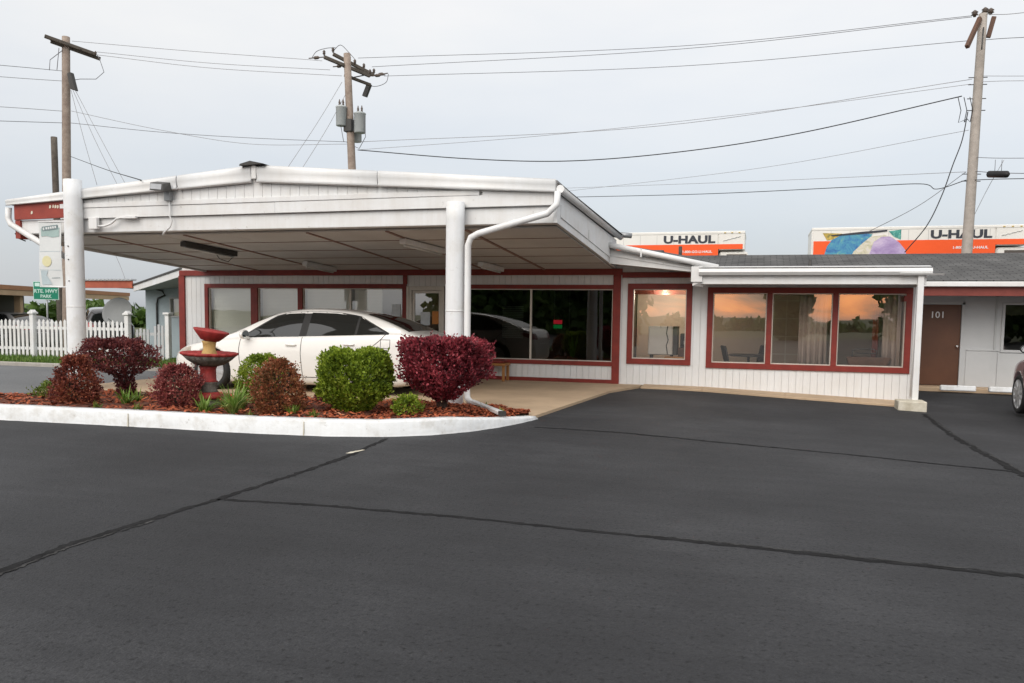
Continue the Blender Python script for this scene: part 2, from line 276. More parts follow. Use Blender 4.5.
class MB:
    """collects shapes in world space; build() links them as one mesh object"""
    def __init__(s): s.bm = bmesh.new(); s.mats = []; s.mi = 0
    def mat(s, m):
        if m not in s.mats: s.mats.append(m)
        s.mi = s.mats.index(m); return s
    def face(s, vs, smooth=False):
        bv = [s.bm.verts.new(v) for v in vs]
        f = s.bm.faces.new(bv); f.material_index = s.mi; f.smooth = smooth; return f
    def hexa(s, p):
        v = [s.bm.verts.new(q) for q in p]
        for idx in ((0,3,2,1),(4,5,6,7),(0,1,5,4),(1,2,6,5),(2,3,7,6),(3,0,4,7)):
            f = s.bm.faces.new([v[i] for i in idx]); f.material_index = s.mi
        return s
    def box(s, x0, x1, y0, y1, z0, z1):
        return s.hexa([(x0,y0,z0),(x1,y0,z0),(x1,y1,z0),(x0,y1,z0),(x0,y0,z1),(x1,y0,z1),(x1,y1,z1),(x0,y1,z1)])
    def obox(s, c, ax, hx, hy, hz):
        """box about c; ax = rotation matrix"""
        P = []
        for dz in (-1, 1):
            for dx, dy in ((-1,-1),(1,-1),(1,1),(-1,1)):
                P.append(Vector(c) + ax @ Vector((dx*hx, dy*hy, dz*hz)))
        return s.hexa(P)
    def prism(s, poly, y0, y1, axis='y'):
        """polygon in (x,z) extruded along y, or (x,y) along z, or (y,z) along x"""
        def P(a, b, t):
            return (a, t, b) if axis == 'y' else ((a, b, t) if axis == 'z' else (t, a, b))
        A = [s.bm.verts.new(P(a, b, y0)) for a, b in poly]
        B = [s.bm.verts.new(P(a, b, y1)) for a, b in poly]
        n = len(poly); fs = [s.bm.faces.new(A), s.bm.faces.new(B[::-1])]
        for i in range(n): fs.append(s.bm.faces.new([A[i], B[i], B[(i+1) % n], A[(i+1) % n]]))
        for f in fs: f.material_index = s.mi
        return s
    def tube(s, pts, r, n=8, caps=True, smooth=True):
        pts = [Vector(p) for p in pts]; rs = r if isinstance(r, (list, tuple)) else [r]*len(pts)
        rings = []; up = None
        for i, p in enumerate(pts):
            d = (pts[min(i+1, len(pts)-1)] - pts[max(i-1, 0)]).normalized()
            if up is None:
                up = Vector((0,0,1)) if abs(d.z) < 0.9 else Vector((1,0,0))
            a = d.cross(up).normalized(); b = a.cross(d).normalized(); up = b
            rings.append([s.bm.verts.new(p + (a*math.cos(2*PI*k/n) + b*math.sin(2*PI*k/n))*rs[i]) for k in range(n)])
        for i in range(len(rings)-1):
            for k in range(n):
                f = s.bm.faces.new([rings[i][k], rings[i][(k+1)%n], rings[i+1][(k+1)%n], rings[i+1][k]])
                f.material_index = s.mi; f.smooth = smooth
        if caps and n > 2:
            for f in (s.bm.faces.new(rings[0][::-1]), s.bm.faces.new(rings[-1])): f.material_index = s.mi
        return s
    def bar(s, p0, p1, w, h, up=(0,0,1)):
        p0, p1 = Vector(p0), Vector(p1); d = (p1-p0).normalized()
        a = d.cross(Vector(up)).normalized(); b = a.cross(d)
        P = []
        for p in (p0, p1):
            for da, db in ((-1,-1),(1,-1),(1,1),(-1,1)): P.append(p + a*da*w/2 + b*db*h/2)
        return s.hexa(P)
    def lathe(s, prof, c, n=24, mats=None, wob=None, tilt=None):
        c = Vector(c); rings = []
        for r, z in prof:
            ring = []
            for k in range(n):
                a = 2*PI*k/n; rr = r*(1+(wob(a, z) if wob else 0))
                v = Vector((rr*math.cos(a), rr*math.sin(a), z))
                if tilt: v = tilt @ v
                ring.append(s.bm.verts.new(c+v))
            rings.append(ring)
        for i in range(len(rings)-1):
            if mats: s.mat(mats[i])
            for k in range(n):
                f = s.bm.faces.new([rings[i][k], rings[i][(k+1)%n], rings[i+1][(k+1)%n], rings[i+1][k]]); f.material_index = s.mi; f.smooth = True
        for f in (s.bm.faces.new(rings[0][::-1]), s.bm.faces.new(rings[-1])): f.material_index = s.mi
        return s
    def build(s, name, m=None, parent=None, bevel=0, label=None, off=None, seg=1, fix=True):
        if m is not None and not s.mats: s.mats = [m]
        if fix: bmesh.ops.recalc_face_normals(s.bm, faces=s.bm.faces)
        o_ = OFF[parent.name] if parent is not None else (Vector(off) if off else Vector((0,0,0)))
        if o_.length > 0: bmesh.ops.translate(s.bm, verts=s.bm.verts, vec=-o_)
        me = bpy.data.meshes.new(name); s.bm.to_mesh(me); s.bm.free()
        for q in s.mats: me.materials.append(q)
        o = bpy.data.objects.new(name, me); COL.objects.link(o)
        if parent is not None: o.parent = parent
        elif off: o.location = off
        OFF[o.name] = Vector(o_)
        if bevel:
            md = o.modifiers.new('bevel', 'BEVEL'); md.width = bevel; md.segments = seg; md.limit_method = 'ANGLE'; md.angle_limit = 0.7
        if label: o['label'] = label
        return o
def copy_tree(o, parent=None, suffixless=True):
    kids = [c for c in bpy.data.objects if c.parent == o]
    c = o.copy(); COL.objects.link(c)
    OFF[c.name] = OFF.get(o.name, Vector((0,0,0))).copy()
    if parent is not None: c.parent = parent
    for k in kids: copy_tree(k, c)
    return c
def text_mesh(body, size, mat, name, parent, M4, bold=0.0, extr=0.002, spacing=1.0, sx=1.0):
    """flat lettering converted to a mesh; M4 places it in world space (text lies in its local XY plane)"""
    cu = bpy.data.curves.new('lettering', 'FONT'); cu.body = body; cu.size = size; cu.extrude = extr; cu.offset = bold
    cu.align_x = 'CENTER'; cu.align_y = 'CENTER'; cu.space_character = spacing; cu.resolution_u = 3
    tmp = bpy.data.objects.new('lettering_tmp', cu); COL.objects.link(tmp)
    dg = bpy.context.evaluated_depsgraph_get(); ev = tmp.evaluated_get(dg)
    me = bpy.data.meshes.new_from_object(ev); bpy.data.objects.remove(tmp); bpy.data.curves.remove(cu)
    me.materials.clear(); me.materials.append(mat)
    me.transform(M4 @ Matrix.Diagonal((sx, 1, 1, 1)))
    me.transform(Matrix.Translation(-OFF[parent.name]))
    o = bpy.data.objects.new(name, me); COL.objects.link(o); o.parent = parent
    OFF[o.name] = OFF[parent.name].copy()
    return o
FACE_CAM = Matrix.Rotation(PI/2, 4, 'X')      # text standing up, read from -Y
def smooth(t): t = max(0.0, min(1.0, t)); return t*t*(3-2*t)
def gz(x, y):
    """height of the paved ground: falls gently to the right in front of the annexe, rises behind the wing"""
    z = -0.036*max(0.0, min(x+1.4, 7.0)) * smooth((y-8)/7.0) * (1-0.75*smooth((y-18.6)/1.6))
    z += 0.95*smooth((y-27.2)/1.8)*smooth((x+11)/3.0)*smooth((60-y)/15.0)
    return z
# ------------------------------------------------------------------ ground
def sheet(name, xs, ys, dz, m, kind='structure', hf=gz):
    bm = bmesh.new(); g = [[bm.verts.new((x, y, hf(x, y)+dz)) for y in ys] for x in xs]
    for i in range(len(xs)-1):
        for j in range(len(ys)-1):
            f = bm.faces.new((g[i][j], g[i+1][j], g[i+1][j+1], g[i][j+1])); f.smooth = True
    me = bpy.data.meshes.new(name); bm.to_mesh(me); bm.free(); me.materials.append(m)
    o = bpy.data.objects.new(name, me); COL.objects.link(o); OFF[o.name] = Vector((0,0,0))
    return tag(o, kind=kind)
fr = lambda a, b, st: [a + (b-a)*i/max(1, round((b-a)/st)) for i in range(max(1, round((b-a)/st))+1)]
gx = [-2500, -900, -300, -120, -60] + fr(-40, 40, 0.8) + [60, 120, 300, 900, 2500]
gy = [-2500, -900, -300, -120, -60] + fr(-30, 62, 0.8) + [120, 300, 900, 2500]
sheet('ground', gx, gy, -0.03, M['earth'])
sheet('parking_lot', fr(-13.0, 40, 0.8), fr(-30, 20.8, 0.8), 0.0, M['asphalt'])
sheet('driveway', fr(-60, -13.0, 0.8), fr(8.6, 17.9, 0.6), 0.0, M['asphalt_old'])
sheet('street', fr(-60, -13.0, 0.8), fr(-30, 8.6, 0.8), 0.0, M['asphalt'])

def ribbon(pts, w, dz, name, m, jag=0.0, steps=60):
    rnd = random.Random(hash(name) % 97 if False else len(pts)*13+int(abs(pts[0][0])*10))
    b = MB(); P = []
    segs = [Vector((p[0], p[1], 0)) for p in pts]
    Ls = [(segs[i+1]-segs[i]).length for i in range(len(segs)-1)]; T = sum(Ls)
    for k in range(steps+1):
        t = T*k/steps; i = 0
        while i < len(Ls)-1 and t > Ls[i]: t -= Ls[i]; i += 1
        p = segs[i].lerp(segs[i+1], t/Ls[i]); d = (segs[i+1]-segs[i]).normalized(); n = Vector((-d.y, d.x, 0))
        o = rnd.uniform(-jag, jag); ww = w*rnd.uniform(0.6, 1.35)
        a, c = p+n*(o+ww/2), p+n*(o-ww/2)
        P.append((Vector((a.x, a.y, gz(a.x, a.y)+dz)), Vector((c.x, c.y, gz(c.x, c.y)+dz))))
    for k in range(steps): b.face([P[k][0], P[k][1], P[k+1][1], P[k+1][0]])
    o = b.build(name, m); return tag(o, kind='structure')
S1 = [(-4.1, 2.2), (-4.25, 3.69), (-4.32, 4.2), (-4.29, 4.99), (-4.25, 5.83), (-4.22, 6.97), (-4.24, 8.0), (-4.32, 8.63), (-4.40, 9.3)]
S2 = [(-4.24, 5.73), (-3.52, 5.82), (-2.65, 5.84), (-1.73, 5.82), (-0.75, 5.75), (0.32, 5.69), (1.61, 5.6), (4.0, 5.4)]
S3 = [(-2.95, 11.02), (-1.74, 10.95), (-0.41, 10.62), (1.09, 10.26), (2.66, 9.74)]
S4 = [(3.0, 16.6), (2.95, 15.82), (2.82, 13.63), (2.72, 11.2), (2.66, 9.42), (2.6, 7.0)]
def wobble(P, amp, seed):
    r_ = random.Random(seed); out = []
    for i in range(len(P)-1):
        for k in range(6):
            t = k/6; out.append((P[i][0]+(P[i+1][0]-P[i][0])*t+r_.uniform(-amp, amp), P[i][1]+(P[i+1][1]-P[i][1])*t+r_.uniform(-amp, amp)))
    return out+[P[-1]]
ribbon(wobble(S1, .010, 1), 0.065, 0.003, 'pavement_seam', M['seal'], 0.008, 160)
ribbon([(x+0.05, y) for x, y in wobble(S1[:4], .006, 2)], 0.022, 0.005, 'pavement_seam', M['seal_pale'], 0.012, 110)
ribbon(wobble(S2, .010, 3), 0.055, 0.003, 'pavement_seam', M['seal'], 0.008, 200)
ribbon([(x, y+0.045) for x, y in wobble(S2[4:], .006, 4)], 0.016, 0.005, 'pavement_seam', M['seal_pale'], 0.012, 130)
ribbon(wobble(S3, .012, 5), 0.06, 0.003, 'pavement_seam', M['seal'], 0.012, 120)
ribbon(wobble(S4, .015, 6), 0.085, 0.003, 'pavement_seam', M['seal'], 0.02, 140)
ribbon([(x+.06, y) for x, y in wobble(S4, .02, 7)], 0.018, 0.005, 'pavement_seam', M['seal_pale'], 0.012, 120)
ribbon([(-4.32, 8.11), (-4.26, 8.40)], 0.05, 0.007, 'paint_spot', M['block'], 0.012, 8)

# concrete drive-through slab and apron
b = MB()
b.prism([(-13.0, 12.2), (-3.2, 11.95), (-2.86, 16.64), (-2.45, 18.05), (-2.45, 18.6), (-13.0, 18.6)], -0.2, 0.045, 'z')
tag(b.build('concrete_slab', M['concrete']), kind='structure')
b = MB()
def strip_poly(pts_front, pts_back, top, bot):
    for i in range(len(pts_front)-1):
        f0, f1, k0, k1 = pts_front[i], pts_front[i+1], pts_back[i], pts_back[i+1]
        b.hexa([(f0[0],f0[1],bot),(f1[0],f1[1],bot),(k1[0],k1[1],bot),(k0[0],k0[1],bot),
                (f0[0],f0[1],f0[2]+top),(f1[0],f1[1],f1[2]+top),(k1[0],k1[1],k1[2]+top),(k0[0],k0[1],k0[2]+top)])
fx = [-2.42, -1.1, 0.6, 2.0, 3.1]
strip_poly([(x, 17.98 - 0.1*(i > 1) - 0.06*i, gz(x, 18)+0.0) for i, x in enumerate(fx)], [(x, 18.6, gz(x, 18)+0.02) for x in fx], 0.045, -0.5)
tag(b.build('concrete_apron', M['concrete'], bevel=0.01), kind='structure')
# sidewalk before the guest rooms
b = MB(); b.box(3.2, 30, 20.75, 21.3, -0.3, 0.05)
tag(b.build('sidewalk', M['concrete'], bevel=0.015), kind='structure')

# planted island: kerb, soil
front = [(-15.0, 8.75), (-12.5, 8.82), (-10.15, 8.92), (-7.78, 9.05), (-6.2, 9.08), (-5.2, 9.2), (-4.5, 9.42), (-4.0, 9.78), (-3.65, 10.25), (-3.42, 10.8), (-3.25, 11.4), (-3.15, 11.93)]
def offset_poly(P, d):
    out = []
    for i, p in enumerate(P):
        a = Vector(P[max(i-1, 0)]); c = Vector(P[min(i+1, len(P)-1)]); t = (c-a).normalized()
        out.append((p[0]-t.y*d, p[1]+t.x*d))
    return out
inner = offset_poly(front, 0.2)
rk = random.Random(3)
b = MB()
KZ = 0.205
def fine(P, st=0.14):
    out = []
    for i in range(len(P)-1):
        a, c = Vector(P[i]), Vector(P[i+1]); n = max(1, int((c-a).length/st))
        out += [tuple(a.lerp(c, k/n)) for k in range(n)]
    return out+[P[-1]]
F_, I_ = fine(front), None
I_ = offset_poly(F_, 0.2)
rows = []
for i, (f, k) in enumerate(zip(F_, I_)):
    t = i/(len(F_)-1); hz = KZ if t < 0.86 else KZ - (t-0.86)/0.14*0.16
    j = lambda s: rk.uniform(-s, s)
    f = Vector((f[0], f[1], 0)); k = Vector((k[0], k[1], 0)); n = (f-k).normalized()
    rows.append([f+n*(0.02+j(0.012))+Vector((0,0,-0.02)), f+n*j(0.006)+Vector((0,0,0.03+j(0.008))), f+n*j(0.004)+Vector((0,0,hz-0.03)), f-n*0.03+Vector((0,0,hz+j(0.004))), k+Vector((0,0,hz+j(0.004))), k+Vector((0,0,-0.02))])
vr = [[b.bm.verts.new(v) for v in r] for r in rows]
for i in range(len(vr)-1):
    for q in range(5):
        f = b.bm.faces.new((vr[i][q], vr[i+1][q], vr[i+1][q+1], vr[i][q+1])); f.smooth = q not in (4,)
b.bm.faces.new(vr[0]); b.bm.faces.new(vr[-1][::-1])
tag(b.build('island_kerb', M['kerb']), kind='structure')
for t_ in (.30, .52, .72):          # open joints between the kerb sections
    i_ = int(t_*(len(F_)-1)); f = Vector((F_[i_][0], F_[i_][1], 0)); k = Vector((I_[i_][0], I_[i_][1], 0)); n = (f-k).normalized(); tn = Vector((-n.y, n.x, 0))*.006
    b = MB(); a0, a1 = f+n*.0235, k
    b.hexa([a0-tn, a1-tn, a1+tn, a0+tn]+[f-tn+n*.008+Vector((0,0,KZ-.03)), a1-tn+Vector((0,0,KZ+.006)), a1+tn+Vector((0,0,KZ+.006)), f+tn+n*.008+Vector((0,0,KZ-.03))])
    tag(b.build('kerb_joint', M['block']), kind='structure')
# low back kerb on the left where the island narrows
b = MB(); b.hexa([(-15,10.15,-.02),(-11.7,10.45,-.02),(-11.6,10.6,-.02),(-15,10.3,-.02),(-15,10.15,.16),(-11.7,10.45,.16),(-11.6,10.6,.16),(-15,10.3,.16)])
tag(b.build('island_back_kerb', M['kerb'], bevel=0.015), kind='structure')
# soil bed: bumpy sheet between kerb and slab
back = [(-15.0, 10.2), (-11.7, 10.5), (-10.6, 11.6), (-9.5, 12.05), (-8.5, 12.3), (-7.0, 12.35), (-6.0, 12.6), (-5.5, 12.95), (-5.0, 13.1), (-4.5, 13.05), (-4.0, 12.7), (-3.3, 12.0)]
def interp(P, t):
    i = min(int(t*(len(P)-1)), len(P)-2); u = t*(len(P)-1)-i
    return (P[i][0]+(P[i+1][0]-P[i][0])*u, P[i][1]+(P[i+1][1]-P[i][1])*u)
def bedz(x, y):
    return 0.165 + 0.02*math.sin(x*3.1+y*2)+0.015*math.sin(x*7.3-y*5.1) - 0.10*smooth((y-11.6)/1.2) - 0.08*smooth((x+4.1)/0.8)
bm = bmesh.new(); NU, NV = 140, 24; G = []
ks = [interp(inner, i/NU) for i in range(NU+1)]
for i in range(NU+1):
    a = interp(inner, i/NU); c = interp(back, i/NU); row = []
    for j in range(NV+1):
        v = j/NV; x = a[0]+(c[0]-a[0])*v; y = a[1]+(c[1]-a[1])*v
        row.append(bm.verts.new((x, y, bedz(x, y)+rk.uniform(-0.012, 0.012) - (0.0 if v < 0.97 else 0.06))))
    G.append(row)
for i in range(NU):
    for j in range(NV): bm.faces.new((G[i][j], G[i+1][j], G[i+1][j+1], G[i][j+1]))
me = bpy.data.meshes.new('soil_bed'); bm.to_mesh(me); bm.free(); me.materials.append(M['mulch_soil'])
tag(bpy.data.objects.new('soil_bed', me), kind='structure'); COL.objects.link(bpy.data.objects['soil_bed'])
# mulch chips
b = MB()
for k in range(9000):
    u, v = rk.random(), rk.random()**1.1*0.97
    a = interp(inner, u); c = interp(back, u); x = a[0]+(c[0]-a[0])*v; y = a[1]+(c[1]-a[1])*v
    l, w = rk.uniform(.018, .055), rk.uniform(.007, .018); an = rk.uniform(0, PI); ti = rk.uniform(-.5, .5)
    d = Vector((math.cos(an), math.sin(an), ti))*l; n = Vector((-math.sin(an), math.cos(an), rk.uniform(-.4, .4)))*w
    p = Vector((x, y, bedz(x, y)+rk.uniform(0.004, .03)))
    b.face([p-d-n, p+d-n, p+d+n, p-d+n])
tag(b.build('wood_mulch', M['chip'], fix=False), kind='stuff', label='red brown wood chip mulch covering the planted island')

# grass verge before the fence
sheet('verge', fr(-60, -14.9, 1.5), fr(17.9, 21.8, 0.65), 0.03, M['earth'])
b = MB(); b.box(-60, -14.9, 17.75, 17.9, -0.05, 0.1); tag(b.build('verge_kerb', M['concrete_grey'], bevel=0.015), kind='structure')
b = MB()
for k in range(15000):
    x = -15.0 - rk.random()**1.3*14; y = rk.uniform(17.93, 21.5); h = rk.uniform(.05, .16); a = rk.uniform(0, PI); w = rk.uniform(.012, .03)
    p = Vector((x, y, 0.02)); d = Vector((math.cos(a)*w, math.sin(a)*w, 0)); l = Vector((rk.uniform(-.06, .06), rk.uniform(-.06, .06), h))
    b.face([p-d, p+d, p+l])
tag(b.build('grass', M['grass'], fix=False), kind='stuff', label='short green grass along the foot of the white picket fence')

# ------------------------------------------------------------------ motel office
FY = 18.5
office = thing('motel_office', (-6, FY, 0), 'white board-sided motel office with red framed windows and glass door behind the canopy', 'building')
OPEN = [(-13.97, -8.24, 0.55, 2.27), (-8.24, -7.22, 0.03, 2.24), (-6.75, -3.08, 0.46, 2.26), (-2.80, -1.42, 0.53, 2.29), (-1.05, 3.0, 0.49, 2.21)]
def boards(b, x0, x1, z0f, z1f, y, th, openings, pitch=0.145, gap=0.007):
    """vertical boards standing in front of a backing; split around openings"""
    xs = set([x0, x1]); k = x0
    while k < x1: xs.add(round(k, 4)); k += pitch
    for o in openings:
        for q in (o[0], o[1]):
            if x0 < q < x1: xs.add(q)
    xs = sorted(xs); grid = [round(x0+i*pitch, 4) for i in range(int((x1-x0)/pitch)+2)]
    for a, c in zip(xs[:-1], xs[1:]):
        if c-a < 0.004: continue
        m = (a+c)/2; iv = [(z0f(m), z1f(m))]
        for o in openings:
            if o[0] < m < o[1]:
                new = []
                for lo, hi in iv:
                    if o[2] > lo: new.append((lo, min(hi, o[2])))
                    if o[3] < hi: new.append((max(lo, o[3]), hi))
                iv = [q for q in new if q[1]-q[0] > 0.01]
        ga = gap if any(abs(a-g) < 1e-3 for g in grid) else 0
        for lo, hi in iv: b.box(a+ga, c, y, y+th, lo, hi)
# front boards (outer face at FY) and a backing with the same openings 2 cm behind
b = MB(); boards(b, -14.7, 3.1, lambda x: min(gz(x, FY), 0)-0.02 + 0.06*(1 if x > -2.9 else 0), lambda x: 2.78 if x < -2.0 else 2.5, FY, 0.02, OPEN)
b.build('wall', M['siding'], office)
b = MB(); boards(b, -14.7, 3.1, lambda x: -0.3, lambda x: 2.76 if x < -2.0 else 2.48, FY+0.02, 0.1, OPEN, pitch=30, gap=0)
b.box(-14.7, -14.58, FY+.12, 24, -.3, 2.76); b.box(2.98, 3.1, FY+.12, 24, -.3, 2.48); b.box(-14.58, 2.98, 23.9, 24, -.3, 2.5)
b.build('wall_backing', M['siding'], office)
b = MB(); b.box(-14.58, 2.98, FY+.12, 23.9, -.1, 0.06); b.build('floor', M['room_floor'], office)
b = MB(); b.box(-14.58, -2.99, FY+.12, 23.9, 2.48, 2.52); b.box(-2.99, 2.98, FY+.12, 23.9, 2.40, 2.44); b.build('ceiling', M['room'], office)
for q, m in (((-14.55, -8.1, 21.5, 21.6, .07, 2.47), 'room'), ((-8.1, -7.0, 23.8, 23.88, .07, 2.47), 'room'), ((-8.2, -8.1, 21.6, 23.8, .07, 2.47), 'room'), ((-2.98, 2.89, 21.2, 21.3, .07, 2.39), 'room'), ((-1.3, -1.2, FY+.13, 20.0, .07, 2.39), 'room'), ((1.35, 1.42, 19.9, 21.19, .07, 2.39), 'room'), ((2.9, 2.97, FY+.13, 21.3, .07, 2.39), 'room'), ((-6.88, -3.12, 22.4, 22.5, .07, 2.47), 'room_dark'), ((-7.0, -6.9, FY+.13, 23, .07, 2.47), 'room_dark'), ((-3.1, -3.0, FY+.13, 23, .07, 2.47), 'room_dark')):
    b = MB(); b.box(*q); b.build('interior_wall', M[m], office)

def window(o, bars_red, bars_thin, name='window', fw=0.1, glass='glass', sill=False, thin='beige_frame', proud=0.035):
    x0, x1, z0, z1 = o
    b = MB(); y0, y1 = FY-proud, FY+0.13
    b.box(x0-.02, x1+.02, y0, y1, z1-fw, z1+.02); b.box(x0-.02, x1+.02, y0, y1, z0-.02, z0+fw)
    b.box(x0-.02, x0+fw, y0, y1, z0+fw, z1-fw); b.box(x1-fw, x1+.02, y0, y1, z0+fw, z1-fw)
    for m, w in bars_red: b.box(m-w/2, m+w/2, y0+.003, y1, z0+fw, z1-fw)
    w_ = b.build(name, M['red'], office, bevel=0.004)
    edges = [x0+fw] + sorted([v for m, w in bars_red for v in (m-w/2, m+w/2)]) + [x1-fw]
    panes = [(edges[i], edges[i+1]) for i in range(0, len(edges), 2)]
    for a, c in panes:
        t = MB(); q = 0.022
        t.box(a, c, FY+.01, FY+.07, z1-fw-q, z1-fw); t.box(a, c, FY+.01, FY+.07, z0+fw, z0+fw+q)
        t.box(a, a+q, FY+.01, FY+.07, z0+fw+q, z1-fw-q); t.box(c-q, c, FY+.01, FY+.07, z0+fw+q, z1-fw-q)
        for m in bars_thin:
            if a < m < c: t.box(m-.022, m+.022, FY+.005, FY+.072, z0+fw+q, z1-fw-q)
        t.build('sash', M[thin], w_)
        cuts = [a+q] + [m for m in bars_thin if a < m < c] + [c-q]
        for u, v in zip(cuts[:-1], cuts[1:]):
            g = MB(); e = 0.0 if len(cuts) == 2 else 0.022
            uu = u + (0.022 if u in bars_thin else 0); vv = v - (0.022 if v in bars_thin else 0)
            rr = random.Random(int(u*1000)); ty = rr.uniform(-.0015, .0015); tx = rr.uniform(-.002, .002)
            g.face([(uu, FY+.04-tx-ty, z0+fw+q), (vv, FY+.04+tx-ty, z0+fw+q), (vv, FY+.04+tx+ty, z1-fw-q), (uu, FY+.04-tx+ty, z1-fw-q)])
            g.build('pane', M[glass], w_)
    return w_
window(OPEN[0], [(-12.49, .2), (-11.15, .13)], [-9.75], fw=0.085, glass='glass_light')
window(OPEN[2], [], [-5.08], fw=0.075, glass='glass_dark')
window(OPEN[3], [], [], fw=0.1)
window(OPEN[4], [(0.23, .11), (1.55, .11)], [], fw=0.1)
# glass entrance door
x0, x1, z0, z1 = OPEN[1]
b = MB(); b.box(x0+.09, x0+.16, FY-.02, FY+.1, .05, z1-.1); b.box(x1-.1, x1-.02, FY-.02, FY+.1, .05, z1-.1); b.box(x0+.09, x1-.02, FY-.02, FY+.1, z1-.1, z1)
b.box(x0+.0, x0+.085, FY-.025, FY+.1, .03, z1)
b.build('door_frame', M['beige_frame'], office, bevel=0.004)
b = MB(); a, c = x0+.165, x1-.105
b.box(a, a+.06, FY+.01, FY+.06, .06, z1-.105); b.box(c-.06, c, FY+.01, FY+.06, .06, z1-.105); b.box(a+.06, c-.06, FY+.01, FY+.06, z1-.17, z1-.105); b.box(a+.06, c-.06, FY+.01, FY+.06, .06, .25)
door = b.build('door', M['beige_frame'], office, bevel=0.003)
b = MB(); b.face([(a+.06, FY+.035, .25), (c-.06, FY+.035, .25), (c-.06, FY+.035, z1-.17), (a+.06, FY+.035, z1-.17)]); b.build('pane', M['glass'], door)
b = MB(); b.tube([(a+.03, FY+.01, .95), (a+.03, FY-.05, .95), (a+.03, FY-.05, 1.2), (a+.03, FY+.01, 1.2)], .012, 6); b.build('handle', M['chrome'], door)
b = MB(); b.box(-7.86, -7.62, FY+.02, FY+.03, 1.3, 1.62); b.build('notice', M['paper'], door)
b = MB(); b.box(-7.56, -7.39, FY+.02, FY+.03, 1.33, 1.64); b.build('notice', M['paper_orange'], door)
b = MB(); b.box(-8.62, -8.4, FY+.02, FY+.03, 1.32, 1.8); b.build('notice', M['paper'], office)
# red trims
b = MB(); b.box(-14.75, -2.95, FY-.06, FY-.003, 2.50, 2.64); b.box(-2.95, -1.12, FY-.05, FY-.003, 2.44, 2.56); b.box(-1.24, -1.12, FY-.05, FY-.003, 2.3, 2.44)
b.build('red_top_band', M['red'], office, bevel=0.004)
b = MB(); b.box(-3.15, -2.98, FY-.05, FY-.003, -.03, 2.5); b.build('red_corner_post', M['red'], office, bevel=0.004)
b = MB(); b.box(-14.78, -14.6, FY-.05, FY-.003, .03, 2.5); b.build('red_corner_post', M['red'], office, bevel=0.004)
b = MB(); b.box(-6.95, -3.153, FY-.03, FY-.003, .046, .13); b.box(-14.6, -8.25, FY-.03, FY-.003, .046, .13); b.build('red_base_board', M['red'], office, bevel=0.004)
for xa in (-8.3, -7.2):
    b = MB(); b.box(xa, xa+.1, FY-.045, FY-.003, 2.29, 2.5); b.build('red_door_strip', M['red'], office)
# annexe roof, fascia and gutter
b = MB()
b.prism([(17.55, 2.46), (17.55, 2.54), (21.4, 2.72), (21.4, 2.60)], -1.2, 3.2, 'x'); b.build('roof', M['roof_grey'], office)
b = MB(); b.box(-1.2, 3.08, 17.5, 17.545, 2.26, 2.47); b.box(3.04, 3.08, 17.545, 18.6, 2.26, 2.47); b.box(-1.2, 3.04, 17.545, 18.49, 2.28, 2.30)
b.build('fascia', M['white'], office, bevel=0.004)
b = MB(); pr = [(17.38, 2.57), (17.36, 2.50), (17.40, 2.44), (17.50, 2.44), (17.50, 2.46), (17.415, 2.46), (17.385, 2.5), (17.40, 2.57)]
b.prism(pr, -1.2, 3.16, 'x'); b.prism([(17.34, 2.465), (17.37, 2.43), (17.40, 2.465)], 2.6, 3.36, 'x')
b.build('gutter', M['white_metal'], office)
b = MB(); b.prism([(17.42, 2.585), (17.40, 2.60), (17.56, 2.625), (17.6, 2.56)], -1.2, 3.14, 'x'); b.build('drip_edge', M['white_metal'], office)
# roof over the rest of the office (low, hidden behind the canopy)
b = MB(); b.prism([(18.6, 2.79), (18.6, 2.9), (21.6, 3.3), (24.3, 2.9), (24.3, 2.79)], -14.9, -2.4, 'x'); b.build('main_roof', M['shingle'], office)
b = MB(); b.tube([(1.05, 19.2, 2.6), (1.05, 19.2, 2.86)], .04, 8); b.build('vent_pipe', M['dark'], office)
# raked fascia joining canopy and annexe
b = MB()
b.prism([(-3.1, 2.70), (-1.16, 2.50), (-1.16, 2.60), (-3.1, 3.02)], 17.62, 17.68, 'y'); b.build('raked_fascia', M['white'], office, bevel=0.004)
b = MB(); b.prism([(-3.1, 2.87), (-1.3, 2.565), (-1.3, 2.60), (-3.1, 2.90)], 17.60, 17.618, 'y'); b.build('fascia_batten', M['white'], office)
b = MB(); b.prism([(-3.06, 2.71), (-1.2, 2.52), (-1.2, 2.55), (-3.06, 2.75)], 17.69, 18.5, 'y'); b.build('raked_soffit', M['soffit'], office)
b = MB(); b.hexa([(-3.1,17.5,3.02),(-.85,17.5,2.58),(-.85,18.6,2.74),(-3.1,18.6,3.14),(-3.1,17.5,3.1),(-.85,17.5,2.62),(-.85,18.6,2.8),(-3.1,18.6,3.2)]); b.build('raked_roof', M['shingle'], office)
b = MB(); b.tube([(-3.16, 17.5, 3.10), (-0.82, 17.5, 2.60)], .062, 10); b.build('raked_gutter', M['white_metal'], office)
b = MB(); b.box(-2.42, -2.39, 17.44, 17.60, 2.82, 3.0); b.build('gutter_strap', M['white_metal'], office)
b = MB(); b.box(-1.36, -1.13, 17.44, 17.60, 2.30, 2.62); b.hexa([(-1.33,17.47,2.22),(-1.1,17.6,2.2),(-1.1,17.75,2.2),(-1.33,17.6,2.22),(-1.33,17.47,2.30),(-1.16,17.47,2.30),(-1.16,17.6,2.30),(-1.33,17.6,2.30)]); b.build('gutter_outlet', M['white_metal'], office, bevel=0.006)
